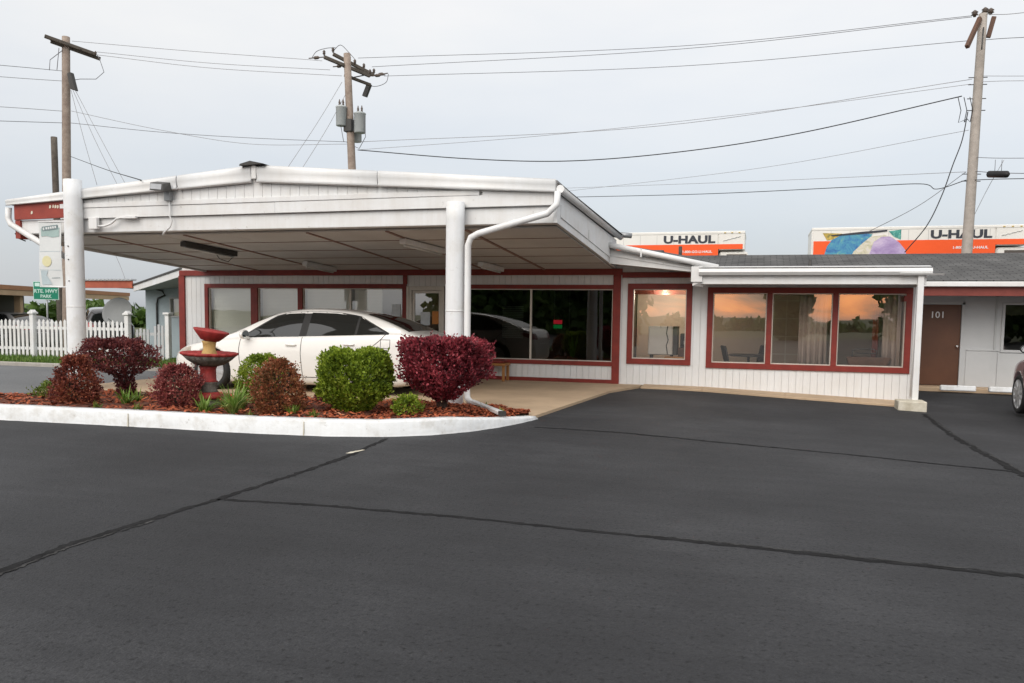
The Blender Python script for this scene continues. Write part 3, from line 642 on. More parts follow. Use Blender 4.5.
# annexe end post and downspout
b = MB(); b.box(2.92, 3.03, 17.42, 17.53, 0.0, 2.43); b.box(2.9, 3.05, 17.40, 17.55, -.06, 0.02); b.build('end_post', M['white'], office, bevel=0.006)
b = MB(); b.tube([(3.06, 18.44, 2.3), (3.06, 18.44, 0.0)], .018, 8); b.build('conduit', M['white'], office)
b = MB(); b.box(2.83, 2.89, 18.28, 18.36, 1.95, 2.06); b.build('wall_light', M['red'], office)
pb = MB(); pb.box(2.62, 3.12, 17.02, 17.5, -.25, .03)
o = pb.build('concrete_block', M['block'], off=(2.87, 17.26, -.2), bevel=0.02, seg=2); tag(o, 'chipped cream painted concrete block under the post at the annexe corner', 'concrete block')

# ------------------------------------------------------------------ canopy
CYF = 12.8
can = thing('drive_through_canopy', (-8.65, CYF, 0), 'white drive-through canopy with shallow gable, two round columns and panelled ceiling', 'canopy')
PX, PZ = -8.6, 4.12; RX, RZ = -3.1, 3.69; LX, LZ = -14.12, 3.69
def top(x): return PZ + (RZ-PZ)*(x-PX)/(RX-PX) if x > PX else PZ + (LZ-PZ)*(x-PX)/(LX-PX)
def ceilz(y): return 3.04 - 0.066*(y-CYF)
# roof sheets, sloping slightly down towards the office
b = MB(); RB = 18.6
for xa, xb in ((LX, PX), (PX, RX)):
    b.hexa([(xa,CYF-.05,top(xa)-.1),(xb,CYF-.05,top(xb)-.1),(xb,RB,top(xb)-.35),(xa,RB,top(xa)-.35),(xa,CYF-.05,top(xa)),(xb,CYF-.05,top(xb)),(xb,RB,top(xb)-.25),(xa,RB,top(xa)-.25)])
b.build('roof', M['roof_grey'], can)
# rolled white metal edge along the front
b = MB()
for xa, xb, k in ((LX-.05, -12.4, 0), (-12.38, -10.2, 1), (-10.18, PX-.04, 0), (PX+.08, -6.2, 0), (-6.18, RX-.02, 1)):
    za, zb = top(xa), top(xb); d = .012*k
    hh = lambda x: .105 if x < -13.9 else (.12+.15*(x+14)/5.4 if x < PX else .27-.085*(x-PX)/5.5)
    ha, hb = hh(xa)/.235, hh(xb)/.235; h = .235
    prof = [(-.055, .02), (-.085, -.03), (-.085, -.10), (-.065, -.19), (-.10, -h), (-.05, -h-.015), (-.04, -.02)]
    A = [b.bm.verts.new((xa, CYF+p[0]-d, za+p[1]*ha)) for p in prof]; B_ = [b.bm.verts.new((xb, CYF+p[0]-d, zb+p[1]*hb)) for p in prof]
    n = len(prof); b.bm.faces.new(A); b.bm.faces.new(B_[::-1])
    for i in range(n):
        f = b.bm.faces.new((A[i], B_[i], B_[(i+1)%n], A[(i+1)%n])); f.smooth = i < 4
b.build('metal_roof_edge', M['white_metal'], can)
b = MB(); b.prism([(PX-.02, 3.9), (PX+.07, 3.9), (PX+.07, PZ+.0), (PX-.02, PZ+.0)], CYF-.09, CYF-.02); b.build('ridge_plate', M['white'], can)
# ridge cap, dark
b = MB()
b.hexa([(PX-.22,CYF-.16,PZ+.0),(PX+.26,CYF-.16,PZ+.02),(PX+.30,CYF+.6,PZ+.0),(PX-.2,CYF+.6,PZ+.0),(PX-.20,CYF-.16,PZ+.03),(PX+.0,CYF-.16,PZ+.075),(PX+.1,CYF+.6,PZ+.07),(PX-.2,CYF+.6,PZ+.05)])
b.build('ridge_cap', M['dark'], can)
# gable boards
b = MB(); boards(b, -12.9, RX-.08, lambda x: 3.55, lambda x: max(3.56, top(x)-.2), CYF, .03, [], pitch=0.185, gap=.006); b.build('gable_boards', M['white'], can)
b = MB(); b.box(-12.9, RX-.1, CYF+.03, CYF+.06, 3.3, 3.5); b.prism([(-12.9,3.5),(RX-.1,3.42),(RX-.1,3.5),(PX,3.95),(-12.9,3.6)], CYF+.031, CYF+.05); b.build('gable_backing', M['white'], can)
b = MB(); b.prism([(-12.9, 3.49), (-4.4, 3.50), (-4.4, 3.585), (-12.9, 3.575)], CYF-.035, CYF+.0); b.build('trim_board', M['white'], can, bevel=.005)
b = MB(); b.prism([(-12.9, 3.29), (-8.2, 3.30), (-8.2, 3.488), (-12.9, 3.486)], CYF-.02, CYF+.0); b.prism([(-8.195, 3.30), (RX-.06, 3.31), (RX-.06, 3.50), (-4.35, 3.57), (-4.35, 3.498), (-8.195, 3.489)], CYF-.024, CYF+.0); b.build('frieze_board', M['white'], can, bevel=.004)
b = MB(); b.box(-14.0, RX-.02, CYF+.035, CYF+.28, 3.03, 3.296); b.build('front_beam', M['white'], can, bevel=.01)
# red end of the fascia left of the column
b = MB(); b.prism([(-14.02, 3.30), (-12.6, 3.32), (-12.6, 3.66), (-14.02, 3.60)], CYF-.03, CYF+.03); red = b.build('red_fascia', M['red_fascia'], can, bevel=.004)
for x, w, z in ((-13.15, .05, 3.5), (-13.07, .035, 3.505), (-13.02, .05, 3.5), (-12.96, .04, 3.495), (-13.6, .05, 3.4)):
    b = MB(); b.prism([(x, z), (x+w*.7, z+.004), (x+w, z+.04), (x+w*.6, z+.066), (x+.004, z+.05)], CYF-.036, CYF-.031); b.build('chipped_paint', M['cream'], red)
b = MB(); b.box(-14.02, -13.9, CYF-.01, CYF+.2, 2.94, 3.296); b.build('red_end_block', M['red_fascia'], can)
# right side fascia, soffit edge
b = MB()
b.hexa([(RX-.06,CYF-.02,3.03),(RX,CYF-.02,3.03),(RX,18.45,2.66),(RX-.06,18.45,2.66),(RX-.06,CYF-.02,3.50),(RX,CYF-.02,3.50),(RX,18.45,3.28),(RX-.06,18.45,3.28)])
b.build('side_fascia', M['white'], can, bevel=.004)
b = MB()
for y0, y1 in ((13.0, 15.2), (15.3, 17.9)):
    zl = lambda y: 3.03-.066*(y-CYF)+.12
    b.hexa([(RX,y0,zl(y0)),(RX+.015,y0,zl(y0)),(RX+.015,y1,zl(y1)),(RX,y1,zl(y1)),(RX,y0,zl(y0)+.2),(RX+.015,y0,zl(y0)+.2),(RX+.015,y1,zl(y1)+.2),(RX,y1,zl(y1)+.2)])
b.build('fascia_panel', M['white'], can, bevel=.003)
b = MB()
def gut(y): return 3.55-.032*(y-CYF)
b.tube([(RX+.05, CYF-.06, gut(CYF)), (RX+.05, 14.9, gut(14.9)), (RX+.05, 15.0, gut(15)-.004), (RX+.05, 18.7, gut(18.7))], .065, 12); b.build('gutter', M['white_metal'], can)
b = MB(); b.tube([(RX+.06, 18.62, gut(18.7)+.05), (RX+.3, 18.7, gut(18.7)+.03)], .06, 10); b.build('gutter_end', M['grey_metal'], can)
b = MB(); b.hexa([(RX-.1,CYF-.04,3.6),(RX+.12,CYF-.04,3.58),(RX+.16,18.5,3.38),(RX-.1,18.5,3.42),(RX-.14,CYF-.04,3.71),(RX+.02,CYF-.04,3.64),(RX+.1,18.5,3.43),(RX-.1,18.5,3.47)]); b.build('shingle_edge', M['dark'], can)
# ceiling panels, strips, cross joints
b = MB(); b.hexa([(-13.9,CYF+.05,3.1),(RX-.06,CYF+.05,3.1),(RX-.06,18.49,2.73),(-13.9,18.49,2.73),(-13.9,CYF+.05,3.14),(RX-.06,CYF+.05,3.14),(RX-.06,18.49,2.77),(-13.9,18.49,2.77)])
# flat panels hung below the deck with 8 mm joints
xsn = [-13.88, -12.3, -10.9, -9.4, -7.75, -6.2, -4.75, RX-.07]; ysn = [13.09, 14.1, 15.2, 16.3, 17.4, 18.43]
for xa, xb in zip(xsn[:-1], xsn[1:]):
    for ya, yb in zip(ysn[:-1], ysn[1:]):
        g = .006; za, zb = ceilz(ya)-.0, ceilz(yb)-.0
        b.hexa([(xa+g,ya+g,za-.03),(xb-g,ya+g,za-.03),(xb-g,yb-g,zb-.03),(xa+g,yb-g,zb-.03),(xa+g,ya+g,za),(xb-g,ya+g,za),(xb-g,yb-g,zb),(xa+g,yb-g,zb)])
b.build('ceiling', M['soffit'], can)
b = MB()
for x, w in ((-12.3, .05), (-10.35, .05), (-7.75, .05), (-6.2, .06), (-4.75, .06)):
    b.hexa([(x-w/2,13.1,ceilz(13.1)-.05),(x+w/2,13.1,ceilz(13.1)-.05),(x+w/2,18.43,ceilz(18.43)-.05),(x-w/2,18.43,ceilz(18.43)-.05),(x-w/2,13.1,ceilz(13.1)-.032),(x+w/2,13.1,ceilz(13.1)-.032),(x+w/2,18.43,ceilz(18.43)-.032),(x-w/2,18.43,ceilz(18.43)-.032)])
b.build('ceiling_strip', M['soffit_strip'], can)
b = MB()
for y in (14.1, 15.2, 16.3, 17.4):
    b.hexa([(-13.88,y-.007,ceilz(y)-.042),(RX-.07,y-.007,ceilz(y)-.042),(RX-.07,y+.007,ceilz(y)-.042),(-13.88,y+.007,ceilz(y)-.042),(-13.88,y-.007,ceilz(y)-.033),(RX-.07,y-.007,ceilz(y)-.033),(RX-.07,y+.007,ceilz(y)-.033),(-13.88,y+.007,ceilz(y)-.033)])
b.build('ceiling_batten', M['soffit_strip'], can)
b = MB(); b.hexa([(-14.0,CYF+.29,2.93),(-13.89,CYF+.29,2.93),(-13.89,18.48,2.60),(-14.0,18.48,2.60),(-14.0,CYF+.29,3.2),(-13.89,CYF+.29,3.2),(-13.89,18.48,2.85),(-14.0,18.48,2.85)]); b.build('left_edge_beam', M['soffit'], can)
# columns
for cx_, cz_ in ((-12.47, 4.0), (-4.77, 3.38)):
    b = MB(); rr = .168 if cx_ < -10 else .155
    cy_ = CYF-.14
    pf = [(rr, -.1)]+[(rr*(1-.03*k/12), cz_*k/12) for k in range(1, 13)]
    b.lathe(pf, (cx_, cy_, 0), 28); col_ = b.build('column', M['white_worn'], can)
    t = MB(); t.lathe([(rr, -.012), (rr*1.012, -.01), (rr*1.012, .01), (rr, .012)], (cx_, cy_, 1.62), 28); t.build('joint_band', M['white'], col_)
    if cx_ < -10:
        for zz in (2.5, 2.1, 2.75): t = MB(); t.tube([(cx_+.02, cy_-rr-.01, zz), (cx_+.02, cy_-rr+.02, zz)], .012, 6); t.build('bolt', M['dark'], col_)
# right downspout: gutter outlet, slant, fall along the column, shoe
b = MB()
b.tube([(RX+.02, CYF-.10, 3.50), (RX+.02, CYF-.14, 3.30), (RX-.12, CYF-.17, 3.16), (-4.35, CYF-.22, 2.86), (-4.47, CYF-.22, 2.80), (-4.52, CYF-.22, 2.68), (-4.52, CYF-.22, 0.35), (-4.50, CYF-.24, .20), (-4.40, CYF-.30, .13)], .053, 12)
b.build('downspout', M['white_metal'], can)
b = MB()
b.bar((-4.40, CYF-.30, .16), (-3.42, 11.02, .17), .085, .06)
b.build('downspout_extension', M['white_metal'], can, bevel=.01)
b = MB(); b.bar((-3.45, 11.06, .17), (-3.40, 10.99, .17), .092, .068); b.build('extension_mouth', M['dark'], can)
# left downspout
b = MB(); b.tube([(-14.16, CYF-.02, 3.54), (-14.18, CYF-.02, 3.34), (-14.12, CYF-.02, 3.22), (-13.3, CYF-.08, 2.82), (-12.85, CYF-.1, 2.63), (-12.84, CYF+.15, 2.5), (-12.84, CYF+.15, .1)], .058, 12); b.build('downspout', M['white_metal'], can)
b = MB(); b.tube([(-14.1, CYF+.05, 3.05), (-14.05, CYF+.1, 2.95), (-13.9, CYF+.1, 2.9)], .012, 6); b.build('cable_loop', M['wire_black'], can)
# ------------------------------------------------------------------ fittings on the canopy
t = thing('floodlight', (-10.37, CYF-.1, 3.8), 'grey floodlight box clipped to the white roof edge with a white cable conduit', 'floodlight')
b = MB(); b.hexa([(-10.55,CYF-.36,3.72),(-10.27,CYF-.36,3.69),(-10.25,CYF-.13,3.73),(-10.53,CYF-.13,3.76),(-10.60,CYF-.28,3.87),(-10.32,CYF-.28,3.84),(-10.28,CYF-.13,3.88),(-10.56,CYF-.13,3.91)]); b.build('housing', M['dark'], t, bevel=.006)
b = MB(); b.face([(-10.54,CYF-.357,3.745),(-10.30,CYF-.357,3.72),(-10.335,CYF-.300,3.825),(-10.575,CYF-.300,3.85)]); b.build('lens', M['grey_metal'], t)
b = MB(); b.box(-10.44, -10.32, CYF-.12, CYF-.03, 3.56, 3.72); b.build('bracket', M['grey_metal'], t, bevel=.005)
b = MB(); b.tube([(-10.36, CYF-.07, 3.6), (-10.36, CYF-.07, 3.30), (-10.33, CYF-.05, 3.2), (-10.36, CYF-.06, 3.1), (-10.5, CYF-.05, 3.0), (-10.66, CYF+.1, 2.97)], .016, 6); b.build('conduit', M['white_metal'], t)
t = thing('junction_box', (-12.0, CYF, 2.75), 'small white electrical box beside the left column with a bent conduit', 'electrical box')
b = MB(); b.box(-12.17, -11.98, CYF-.1, CYF-.02, 3.08, 3.30); b.build('box', M['white_metal'], t, bevel=.008)
b = MB(); b.tube([(-11.98, CYF-.06, 3.14), (-11.82, CYF-.06, 3.14), (-11.68, CYF-.06, 3.18), (-11.55, CYF-.06, 3.27), (-11.45, CYF-.06, 3.285), (-11.35, CYF-.06, 3.285)], .02, 8); b.build('conduit', M['white_metal'], t)
b = MB(); b.box(-11.4, -11.1, CYF-.09, CYF-.03, 3.262, 3.31); b.build('conduit_fitting', M['white_metal'], t, bevel=.008)

def tube_light(p, q, lbl, dark=False):
    t = thing('ceiling_light', ((p[0]+q[0])/2, (p[1]+q[1])/2, ceilz(p[1])-.1), lbl, 'ceiling light', 'strip lights under the canopy')
    a = Vector((p[0], p[1], ceilz(p[1])-.095)); c = Vector((q[0], q[1], ceilz(q[1])-.095))
    b = MB(); b.bar(a, c, .14, .10); b.build('fixture', M['dark'] if dark else M['white_metal'], t, bevel=.01)
    b = MB(); d = (c-a).normalized()
    b.tube([a+d*.06+Vector((0,0,-.07)), c-d*.06+Vector((0,0,-.07))], .02, 8); b.build('tube', M['tube_glow'], t)
    if dark:
        b = MB(); b.tube([a.lerp(c,.6)+Vector((0,0,-.05)), a.lerp(c,.68)+Vector((0,0,-.16)), a.lerp(c,.85)+Vector((0,0,-.19)), a.lerp(c,.96)+Vector((0,0,-.06))], .007, 5); b.build('hanging_wire', M['wire_black'], t)
tube_light((-10.9, 13.75), (-10.72, 15.2), 'dark housed strip light with a loose hanging wire, nearest the left column', True)
tube_light((-6.22, 13.8), (-5.95, 15.1), 'pale strip light on the canopy ceiling just left of the right column')
tube_light((-9.95, 16.7), (-9.85, 17.9), 'pale strip light near the office wall over the white car')
tube_light((-5.82, 17.0), (-5.65, 18.0), 'pale strip light near the office wall right of the right column, over the dark window')

# banner on the left column
t = thing('pole_banner', (-13.1, CYF-.2, 2.0), 'faded grey banner with teal header and yellow disc hanging from the left column', 'banner')
by = CYF-.25
bm_ = MB()
cols = 10; P0 = (-13.40, 3.22); 
def bpt(u, v): # u along width, v down
    x = -13.19+.53*u; z = 3.22-1.21*v - .03*u*0
    return (x + .02*v*(0), by + .012*math.sin(v*6+u*2), z-.02*u)
for i in range(cols):
    for j in range(16):
        bm_.face([bpt(i/cols, j/16), bpt((i+1)/cols, j/16), bpt((i+1)/cols, (j+1)/16), bpt(i/cols, (j+1)/16)])
bmesh.ops.remove_doubles(bm_.bm, verts=bm_.bm.verts, dist=1e-5)
cloth = bm_.build('cloth', M['banner'], t); sd = cloth.modifiers.new('thick', 'SOLIDIFY'); sd.thickness = .006; sd.offset = -1
def bpatch(name, m, poly, lift=.012):
    q = MB(); q.face([(bpt(u, v)[0], bpt(u, v)[1]-lift, bpt(u, v)[2]) for u, v in poly]); q.build(name, m, cloth)
bpatch('teal_print', M['banner_teal'], [(.10,.10),(.92,.08),(.92,.22),(.6,.235),(.35,.215),(.10,.225)], .014)
bpatch('header_frame', M['banner_dark'], [(.15,.075),(.85,.035),(.87,.105),(.17,.145)], .018)
bpatch('header_letters', M['banner'], [(.20,.09),(.26,.087),(.27,.125),(.21,.128)], .022)
for k in range(5): bpatch('header_letters', M['banner'], [(.32+.1*k,.083-.006*k),(.39+.1*k,.079-.006*k),(.40+.1*k,.112-.006*k),(.33+.1*k,.117-.006*k)], .022)
bpatch('yellow_disc', M['banner_yellow'], [(.36+.21*math.cos(a*PI/10), .61+.085*math.sin(a*PI/10)) for a in range(20)], .014)
bpatch('blue_print', M['banner_blue'], [(.08,.76),(.4,.755),(.33,.83),(.45,.9),(.55,.97),(.12,.98)], .014)
for v in (.455, .745): bpatch('fold_line', M['banner_blue'], [(.03,v),(.97,v-.008),(.97,v-.002),(.03,v+.006)], .012)
bpatch('fine_print', M['banner_dark'], [(.55,.865),(.9,.855),(.9,.862),(.55,.872)], .014)
b = MB(); b.tube([(-13.2, by, 3.225), (-12.5, by, 3.215)], .015, 8); b.build('bracket_rod', M['white_metal'], t)
b = MB(); b.tube([(-13.2, by, 1.995), (-12.5, by, 1.985)], .012, 8); b.build('bracket_rod', M['white_metal'], t)

# wooden stool with red seat by the office wall
t = thing('stool', (-5.85, 18.15, .05), 'low orange wooden bench with dark red seat against the office wall below the dark window', 'bench')
b = MB(); b.box(-6.5, -5.52, 17.93, 18.36, .40, .46); b.build('frame', M['wood'], t, bevel=.01)
for x in (-6.45, -5.60):
    for y in (17.96, 18.30): b = MB(); b.box(x, x+.06, y, y+.055, .046, .40); b.build('leg', M['wood'], t, bevel=.006)
b = MB(); b.box(-6.47, -5.58, 17.95, 18.34, .46, .52); b.build('seat', M['red'], t, bevel=.02, seg=2)

# ------------------------------------------------------------------ things seen through the windows
def top_thing(b, name, m, lbl, cat, group=None, bevel=0, off=None):
    o = b.build(name, m, bevel=bevel, off=off); return tag(o, lbl, cat, group)
for i, (xa, xb, zb, lb) in enumerate(((-13.86, -12.62, .66, 'closed pale slatted blind behind the leftmost office window'), (-12.36, -11.24, .66, 'closed pale slatted blind behind the second office window from the left'), (-11.05, -9.79, .9, 'pale slatted blind behind the reflecting office window above the car'), (-9.70, -8.95, 1.0, 'narrow pale blind drawn beside the notice left of the glass door'))):
    b = MB(); n = int((2.16-zb)/.036)
    for k in range(n):
        z = zb+k*.036; b.hexa([(xa,FY+.155,z),(xb,FY+.155,z),(xb,FY+.175,z+.012),(xa,FY+.175,z+.012),(xa,FY+.155,z+.003),(xb,FY+.155,z+.003),(xb,FY+.175,z+.034),(xa,FY+.175,z+.034)])
    b.box(xa, xb, FY+.14, FY+.19, 2.14, 2.18)
    top_thing(b, 'window_blind', M['blind'], lb, 'blind', 'blinds behind the left office windows', off=((xa+xb)/2, FY+.16, zb))
b = MB()
for k in range(18):
    z = 1.0+k*.045; b.hexa([(-6.15,19.7,z),(-5.6,19.7,z),(-5.6,19.72,z+.012),(-6.15,19.72,z+.012),(-6.15,19.7,z+.003),(-5.6,19.7,z+.003),(-5.6,19.72,z+.03),(-6.15,19.72,z+.03)])
top_thing(b, 'window_blind', M['grey'], 'dim half blind inside the left pane of the dark lobby window', 'blind', off=(-5.9, 19.7, 1.0))
t = thing('lit_sign', (-4.4, FY+.2, 1.4), 'small lit sign, red above green, inside the dark lobby window', 'sign')
b = MB(); b.box(-4.57, -4.37, FY+.16, FY+.19, 1.38, 1.47); b.build('red_panel', M['neon_red'], t)
b = MB(); b.box(-4.57, -4.37, FY+.16, FY+.19, 1.275, 1.36); b.build('green_panel', M['neon_green'], t)
b = MB(); b.tube([(-4.56, FY+.2, 1.47), (-4.56, FY+.2, 2.15)], .005, 4); b.tube([(-4.20, FY+.2, 1.1), (-4.20, FY+.2, 2.15)], .006, 4); b.build('hanger', M['grey_metal'], t)
t = thing('white_cabinet', (-2.2, 19.2, .06), 'white cabinet with a dark cable down its front inside the small red framed window', 'cabinet')
b = MB(); b.box(-2.42, -1.86, 19.1, 19.6, .70, 1.36); b.build('body', M['fridge'], t, bevel=.02)
b = MB(); b.box(-1.855, -1.76, 19.12, 19.6, .70, 1.36); b.build('side_panel', M['dark'], t)
b = MB(); b.tube([(-1.98,19.09,1.36),(-2.0,19.085,1.2),(-1.96,19.085,1.05),(-2.0,19.085,.92),(-1.97,19.09,.72)], .01, 5); b.build('cable', M['black'], t)
for x in (-2.38, -1.92): b = MB(); b.box(x, x+.04, 19.14, 19.18, .07, .70); b.box(x, x+.04, 19.5, 19.54, .07, .70); b.build('leg', M['dark'], t)
t = thing('coffee_machine', (-1.6, 19.3, .06), 'black coffee machine on a brown counter right of the white cabinet', 'coffee machine')
b = MB(); b.box(-1.70, -1.42, 19.2, 19.5, .88, 1.2); b.build('body', M['black'], t, bevel=.015)
b = MB(); b.box(-1.62, -1.52, 19.17, 19.2, .95, 1.03); b.build('dispenser', M['grey_metal'], t)
b = MB(); b.box(-1.74, -1.38, 19.15, 19.6, .07, .87); top_thing(b, 'counter', M['brown'], 'brown counter under the black coffee machine', 'counter', off=(-1.56, 19.4, .07))
b = MB(); b.box(-2.0, -1.5, 18.72, 18.98, .58, .68); top_thing(b, 'cardboard_box', M['wood'], 'tan flat box on the sill of the small window', 'box', bevel=.01, off=(-1.75, 18.85, .58))
def chair(x, y, rz, lbl):
    t = thing('dining_chair', (x, y, .06), lbl, 'chair', 'dark chairs behind the large window')
    R_ = Matrix.Rotation(rz, 3, 'Z')
    def bx(nm, x0, x1, y0, y1, z0, z1, tilt=0):
        b = MB(); P = []
        for z in (z0, z1):
            for xx, yy in ((x0,y0),(x1,y0),(x1,y1),(x0,y1)):
                P.append(Vector((x, y, 0)) + R_ @ Vector((xx - tilt*(z-z0), yy, z)))
        b.hexa(P); b.build(nm, M['black'], t, bevel=.015)
    bx('seat', -.22, .22, -.22, .22, .46, .52); bx('backrest', -.24, -.19, -.21, .21, .55, .95, .25)
    for a in (-.2, .17):
        for c in (-.2, .17): bx('leg', a, a+.03, c, c+.03, .07, .46)
chair(-.42, 19.0, 0.25, 'dark chair with slanted back at the left pane of the large window')
chair(-.1, 20.3, 2.7, 'dark chair half hidden behind the low table, behind the left pane')
t = thing('dining_table', (-.2, 19.6, .06), 'low dark round table beside the chair behind the left pane', 'table')
b = MB(); b.lathe([(.42, .70), (.45, .71), (.45, .735), (.42, .745)], (-.18, 19.55, 0), 28); b.build('tabletop', M['dark'], t)
b = MB(); b.lathe([(.22, .065), (.2, .09), (.035, .12), (.03, .70)], (-.18, 19.55, 0), 16); b.build('pedestal', M['dark'], t)
t = thing('planter_box', (2.3, 18.8, .5), 'brown planter trough on the sill behind the right pane of the large window', 'planter')
b = MB(); b.hexa([(1.88,18.70,.60),(2.62,18.70,.60),(2.62,18.9,.60),(1.88,18.9,.60),(1.82,18.68,.78),(2.70,18.68,.78),(2.70,18.92,.78),(1.82,18.92,.78)]); b.build('trough', M['brown'], t, bevel=.01)
b = MB(); b.tube([(1.95,18.8,.78),(1.95,18.8,.92),(2.05,18.8,.95),(2.35,18.8,.95),(2.42,18.8,.92),(2.42,18.8,.78)], .012, 5); b.tube([(2.0,18.78,.86),(2.4,18.78,.86)], .01, 5); b.build('handle', M['dark'], t)
def curtain(x0, x1, y, m, lbl, grp=None, amp=.035, z0=.35, z1=2.3):
    b = MB(); n = int((x1-x0)/.018); pts = [(x0+(x1-x0)*i/n, y+amp*math.sin(i*.95)+.012*math.sin(i*2.3)) for i in range(n+1)]
    for i in range(n):
        b.face([(pts[i][0], pts[i][1], z0), (pts[i+1][0], pts[i+1][1], z0), (pts[i+1][0], pts[i+1][1], z1), (pts[i][0], pts[i][1], z1)], True)
    bmesh.ops.remove_doubles(b.bm, verts=b.bm.verts, dist=1e-5)
    o = b.build('curtain', m, off=((x0+x1)/2, y, z0)); tag(o, lbl, 'curtain', grp)
    s = o.modifiers.new('thick', 'SOLIDIFY'); s.thickness = .004
curtain(.85, 1.42, 18.82, M['curtain'], 'beige curtain gathered at the right of the middle pane of the large window')
curtain(2.52, 2.86, 18.8, M['curtain'], 'beige curtain at the far right of the large window')
curtain(2.34, 2.46, 18.95, M['curtain_red'], 'narrow dark red curtain in the right pane of the large window')
t = thing('lattice_screen', (.9, 20.4, .07), 'white grid room divider behind the middle pane of the large window', 'room divider')
b = MB()
for i in range(5): b.box(.33+i*.3, .355+i*.3, 20.4, 20.42, .08, 2.2)
for k in range(5): b.box(.33, 1.55, 20.421, 20.44, .3+k*.42, .325+k*.42)
b.build('grid', M['cream'], t)
def plant(name, x, y, z, n, l, m, lbl, cat, droop=.5, w=.02, seed=1, grp=None, parent_pot=None):
    rr = random.Random(seed); t = thing(name, (x, y, z), lbl, cat, grp)
    b = MB()
    for k in range(n):
        a = rr.uniform(0, 2*PI); L_ = l*rr.uniform(.6, 1.1); out = rr.uniform(.25, 1.0)*droop
        pr = None; ww = w*rr.uniform(.7, 1.2); base = Vector((x+rr.uniform(-.04,.04), y+rr.uniform(-.04,.04), z)); pts = []
        for s in range(7):
            u = s/6; rad = L_*out*u; h = L_*(u*(1.15-.2*out) - out*.75*u*u)
            pts.append(base+Vector((math.cos(a)*rad, math.sin(a)*rad, max(h, 0.0 if u == 0 else -.0))))
        side = Vector((-math.sin(a), math.cos(a), 0)); prev = None
        for s, p in enumerate(pts):
            wd = ww*(1-(s/6)**2*.95)*(.7 if s == 0 else 1); e = (p-side*wd/2, p+side*wd/2)
            if prev: b.face([prev[0], prev[1], e[1], e[0]], True)
            prev = e
    bmesh.ops.remove_doubles(b.bm, verts=b.bm.verts, dist=1e-6)
    b.build('leaves', m, t, fix=False); return t
t = plant('potted_plant', -4.15, 18.85, .62, 26, .55, M['blade'], 'potted spiky green plant low in the right pane of the dark lobby window', 'plant', seed=5, w=.03)
b = MB(); b.lathe([(.10, .30), (.13, .6), (.14, .62), (.12, .62)], (-4.15, 18.85, 0), 16); b.build('pot', M['brown'], t)
for (x, y, z, l) in ((-2.18, 20.2, 2.22, 'lit bulb on the ceiling seen in the small red framed window'), (-9.15, 20.6, 1.75, 'warm lit lamp glowing left of the glass door')):
    t = thing('ceiling_lamp', (x, y, z), l, 'lamp')
    b = MB(); b.lathe([(.005, -.05), (.04, -.03), (.05, 0), (.03, .04), (.005, .05)], (x, y, z), 12); b.build('bulb', M['lamp_glow'], t)
    b = MB(); b.tube([(x, y, z+.05), (x, y, 2.47 if x < -3 else 2.39)], .01, 5); b.build('stem', M['dark'], t)

# ------------------------------------------------------------------ guest-room wing
WY = 21.3
wing = thing('guest_room_wing', (10, WY, 0), 'low pale grey guest-room wing with dark shingle roof and brown door', 'building')
b = MB()
DX0, DX1 = 3.62, 4.53
b.box(-3.0, DX0-.06, WY, WY+.15, -.2, 2.4); b.box(DX0-.06, DX1+.06, WY, WY+.15, 2.0, 2.4); b.box(DX1+.06, 5.36, WY, WY+.15, -.2, 2.4)
b.box(5.36, 7.2, WY, WY+.15, -.2, .86); b.box(5.36, 7.2, WY, WY+.15, 2.0, 2.4); b.box(7.2, 30, WY, WY+.15, -.2, 2.4)
b.box(-3, -2.85, WY+.15, 27.5, -.2, 2.4); b.box(29.85, 30, WY+.15, 27.5, -.2, 2.4); b.box(-2.85, 29.85, 27.35, 27.5, -.2, 2.4); b.box(-2.85, 29.85, WY+.16, 27.34, -.1, .06)
b.build('wall', M['lgrey'], wing)
b = MB(); b.box(4.66, 5.30, WY-.018, WY-.002, -.02, .88); b.box(5.315, 8, WY-.018, WY-.002, -.02, .84); b.box(4.66, 5.34, WY-.03, WY-.002, .885, .915); b.build('lower_panel', M['lgrey'], wing, bevel=.003)
b = MB(); b.box(5.22, 5.26, WY-.02, WY-.002, .92, 2.3); b.box(4.66, 5.34, WY-.02, WY-.002, 2.12, 2.15); b.build('batten', M['grey'], wing)
b = MB(); b.box(DX0-.06, DX0, WY-.02, WY+.12, .05, 2.0); b.box(DX1, DX1+.06, WY-.02, WY+.12, .05, 2.0); b.box(DX0-.06, DX1+.06, WY-.02, WY+.12, 1.95, 2.01); b.build('door_frame', M['lgrey'], wing)
b = MB(); b.box(DX0+.004, DX1-.004, WY+.03, WY+.08, .055, 1.946); door = b.build('door', M['brown_door'], wing, bevel=.003)
b = MB(); b.lathe([(.03, 0), (.03, .01), (.012, .015), (.012, .045), (.03, .06), (.03, .08), (.01, .09)], (DX1-.07, WY+.03, .98), 12, tilt=Matrix.Rotation(PI/2, 3, 'X')); b.build('knob', M['chrome'], door)
text_mesh('101', .21, M['letter_white'], 'room_number', door, Matrix.Translation((4.03, WY+.026, 1.70)) @ FACE_CAM, bold=.002, spacing=1.05)
b = MB()
b.box(5.36, 7.2, WY-.03, WY+.1, .86, .92); b.box(5.36, 7.2, WY-.03, WY+.1, 1.95, 2.0); b.box(5.36, 5.42, WY-.03, WY+.1, .92, 1.95); b.box(7.14, 7.2, WY-.03, WY+.1, .92, 1.95); b.box(6.25, 6.29, WY-.02, WY+.09, .92, 1.95)
w_ = b.build('window', M['lgrey'], wing, bevel=.004)
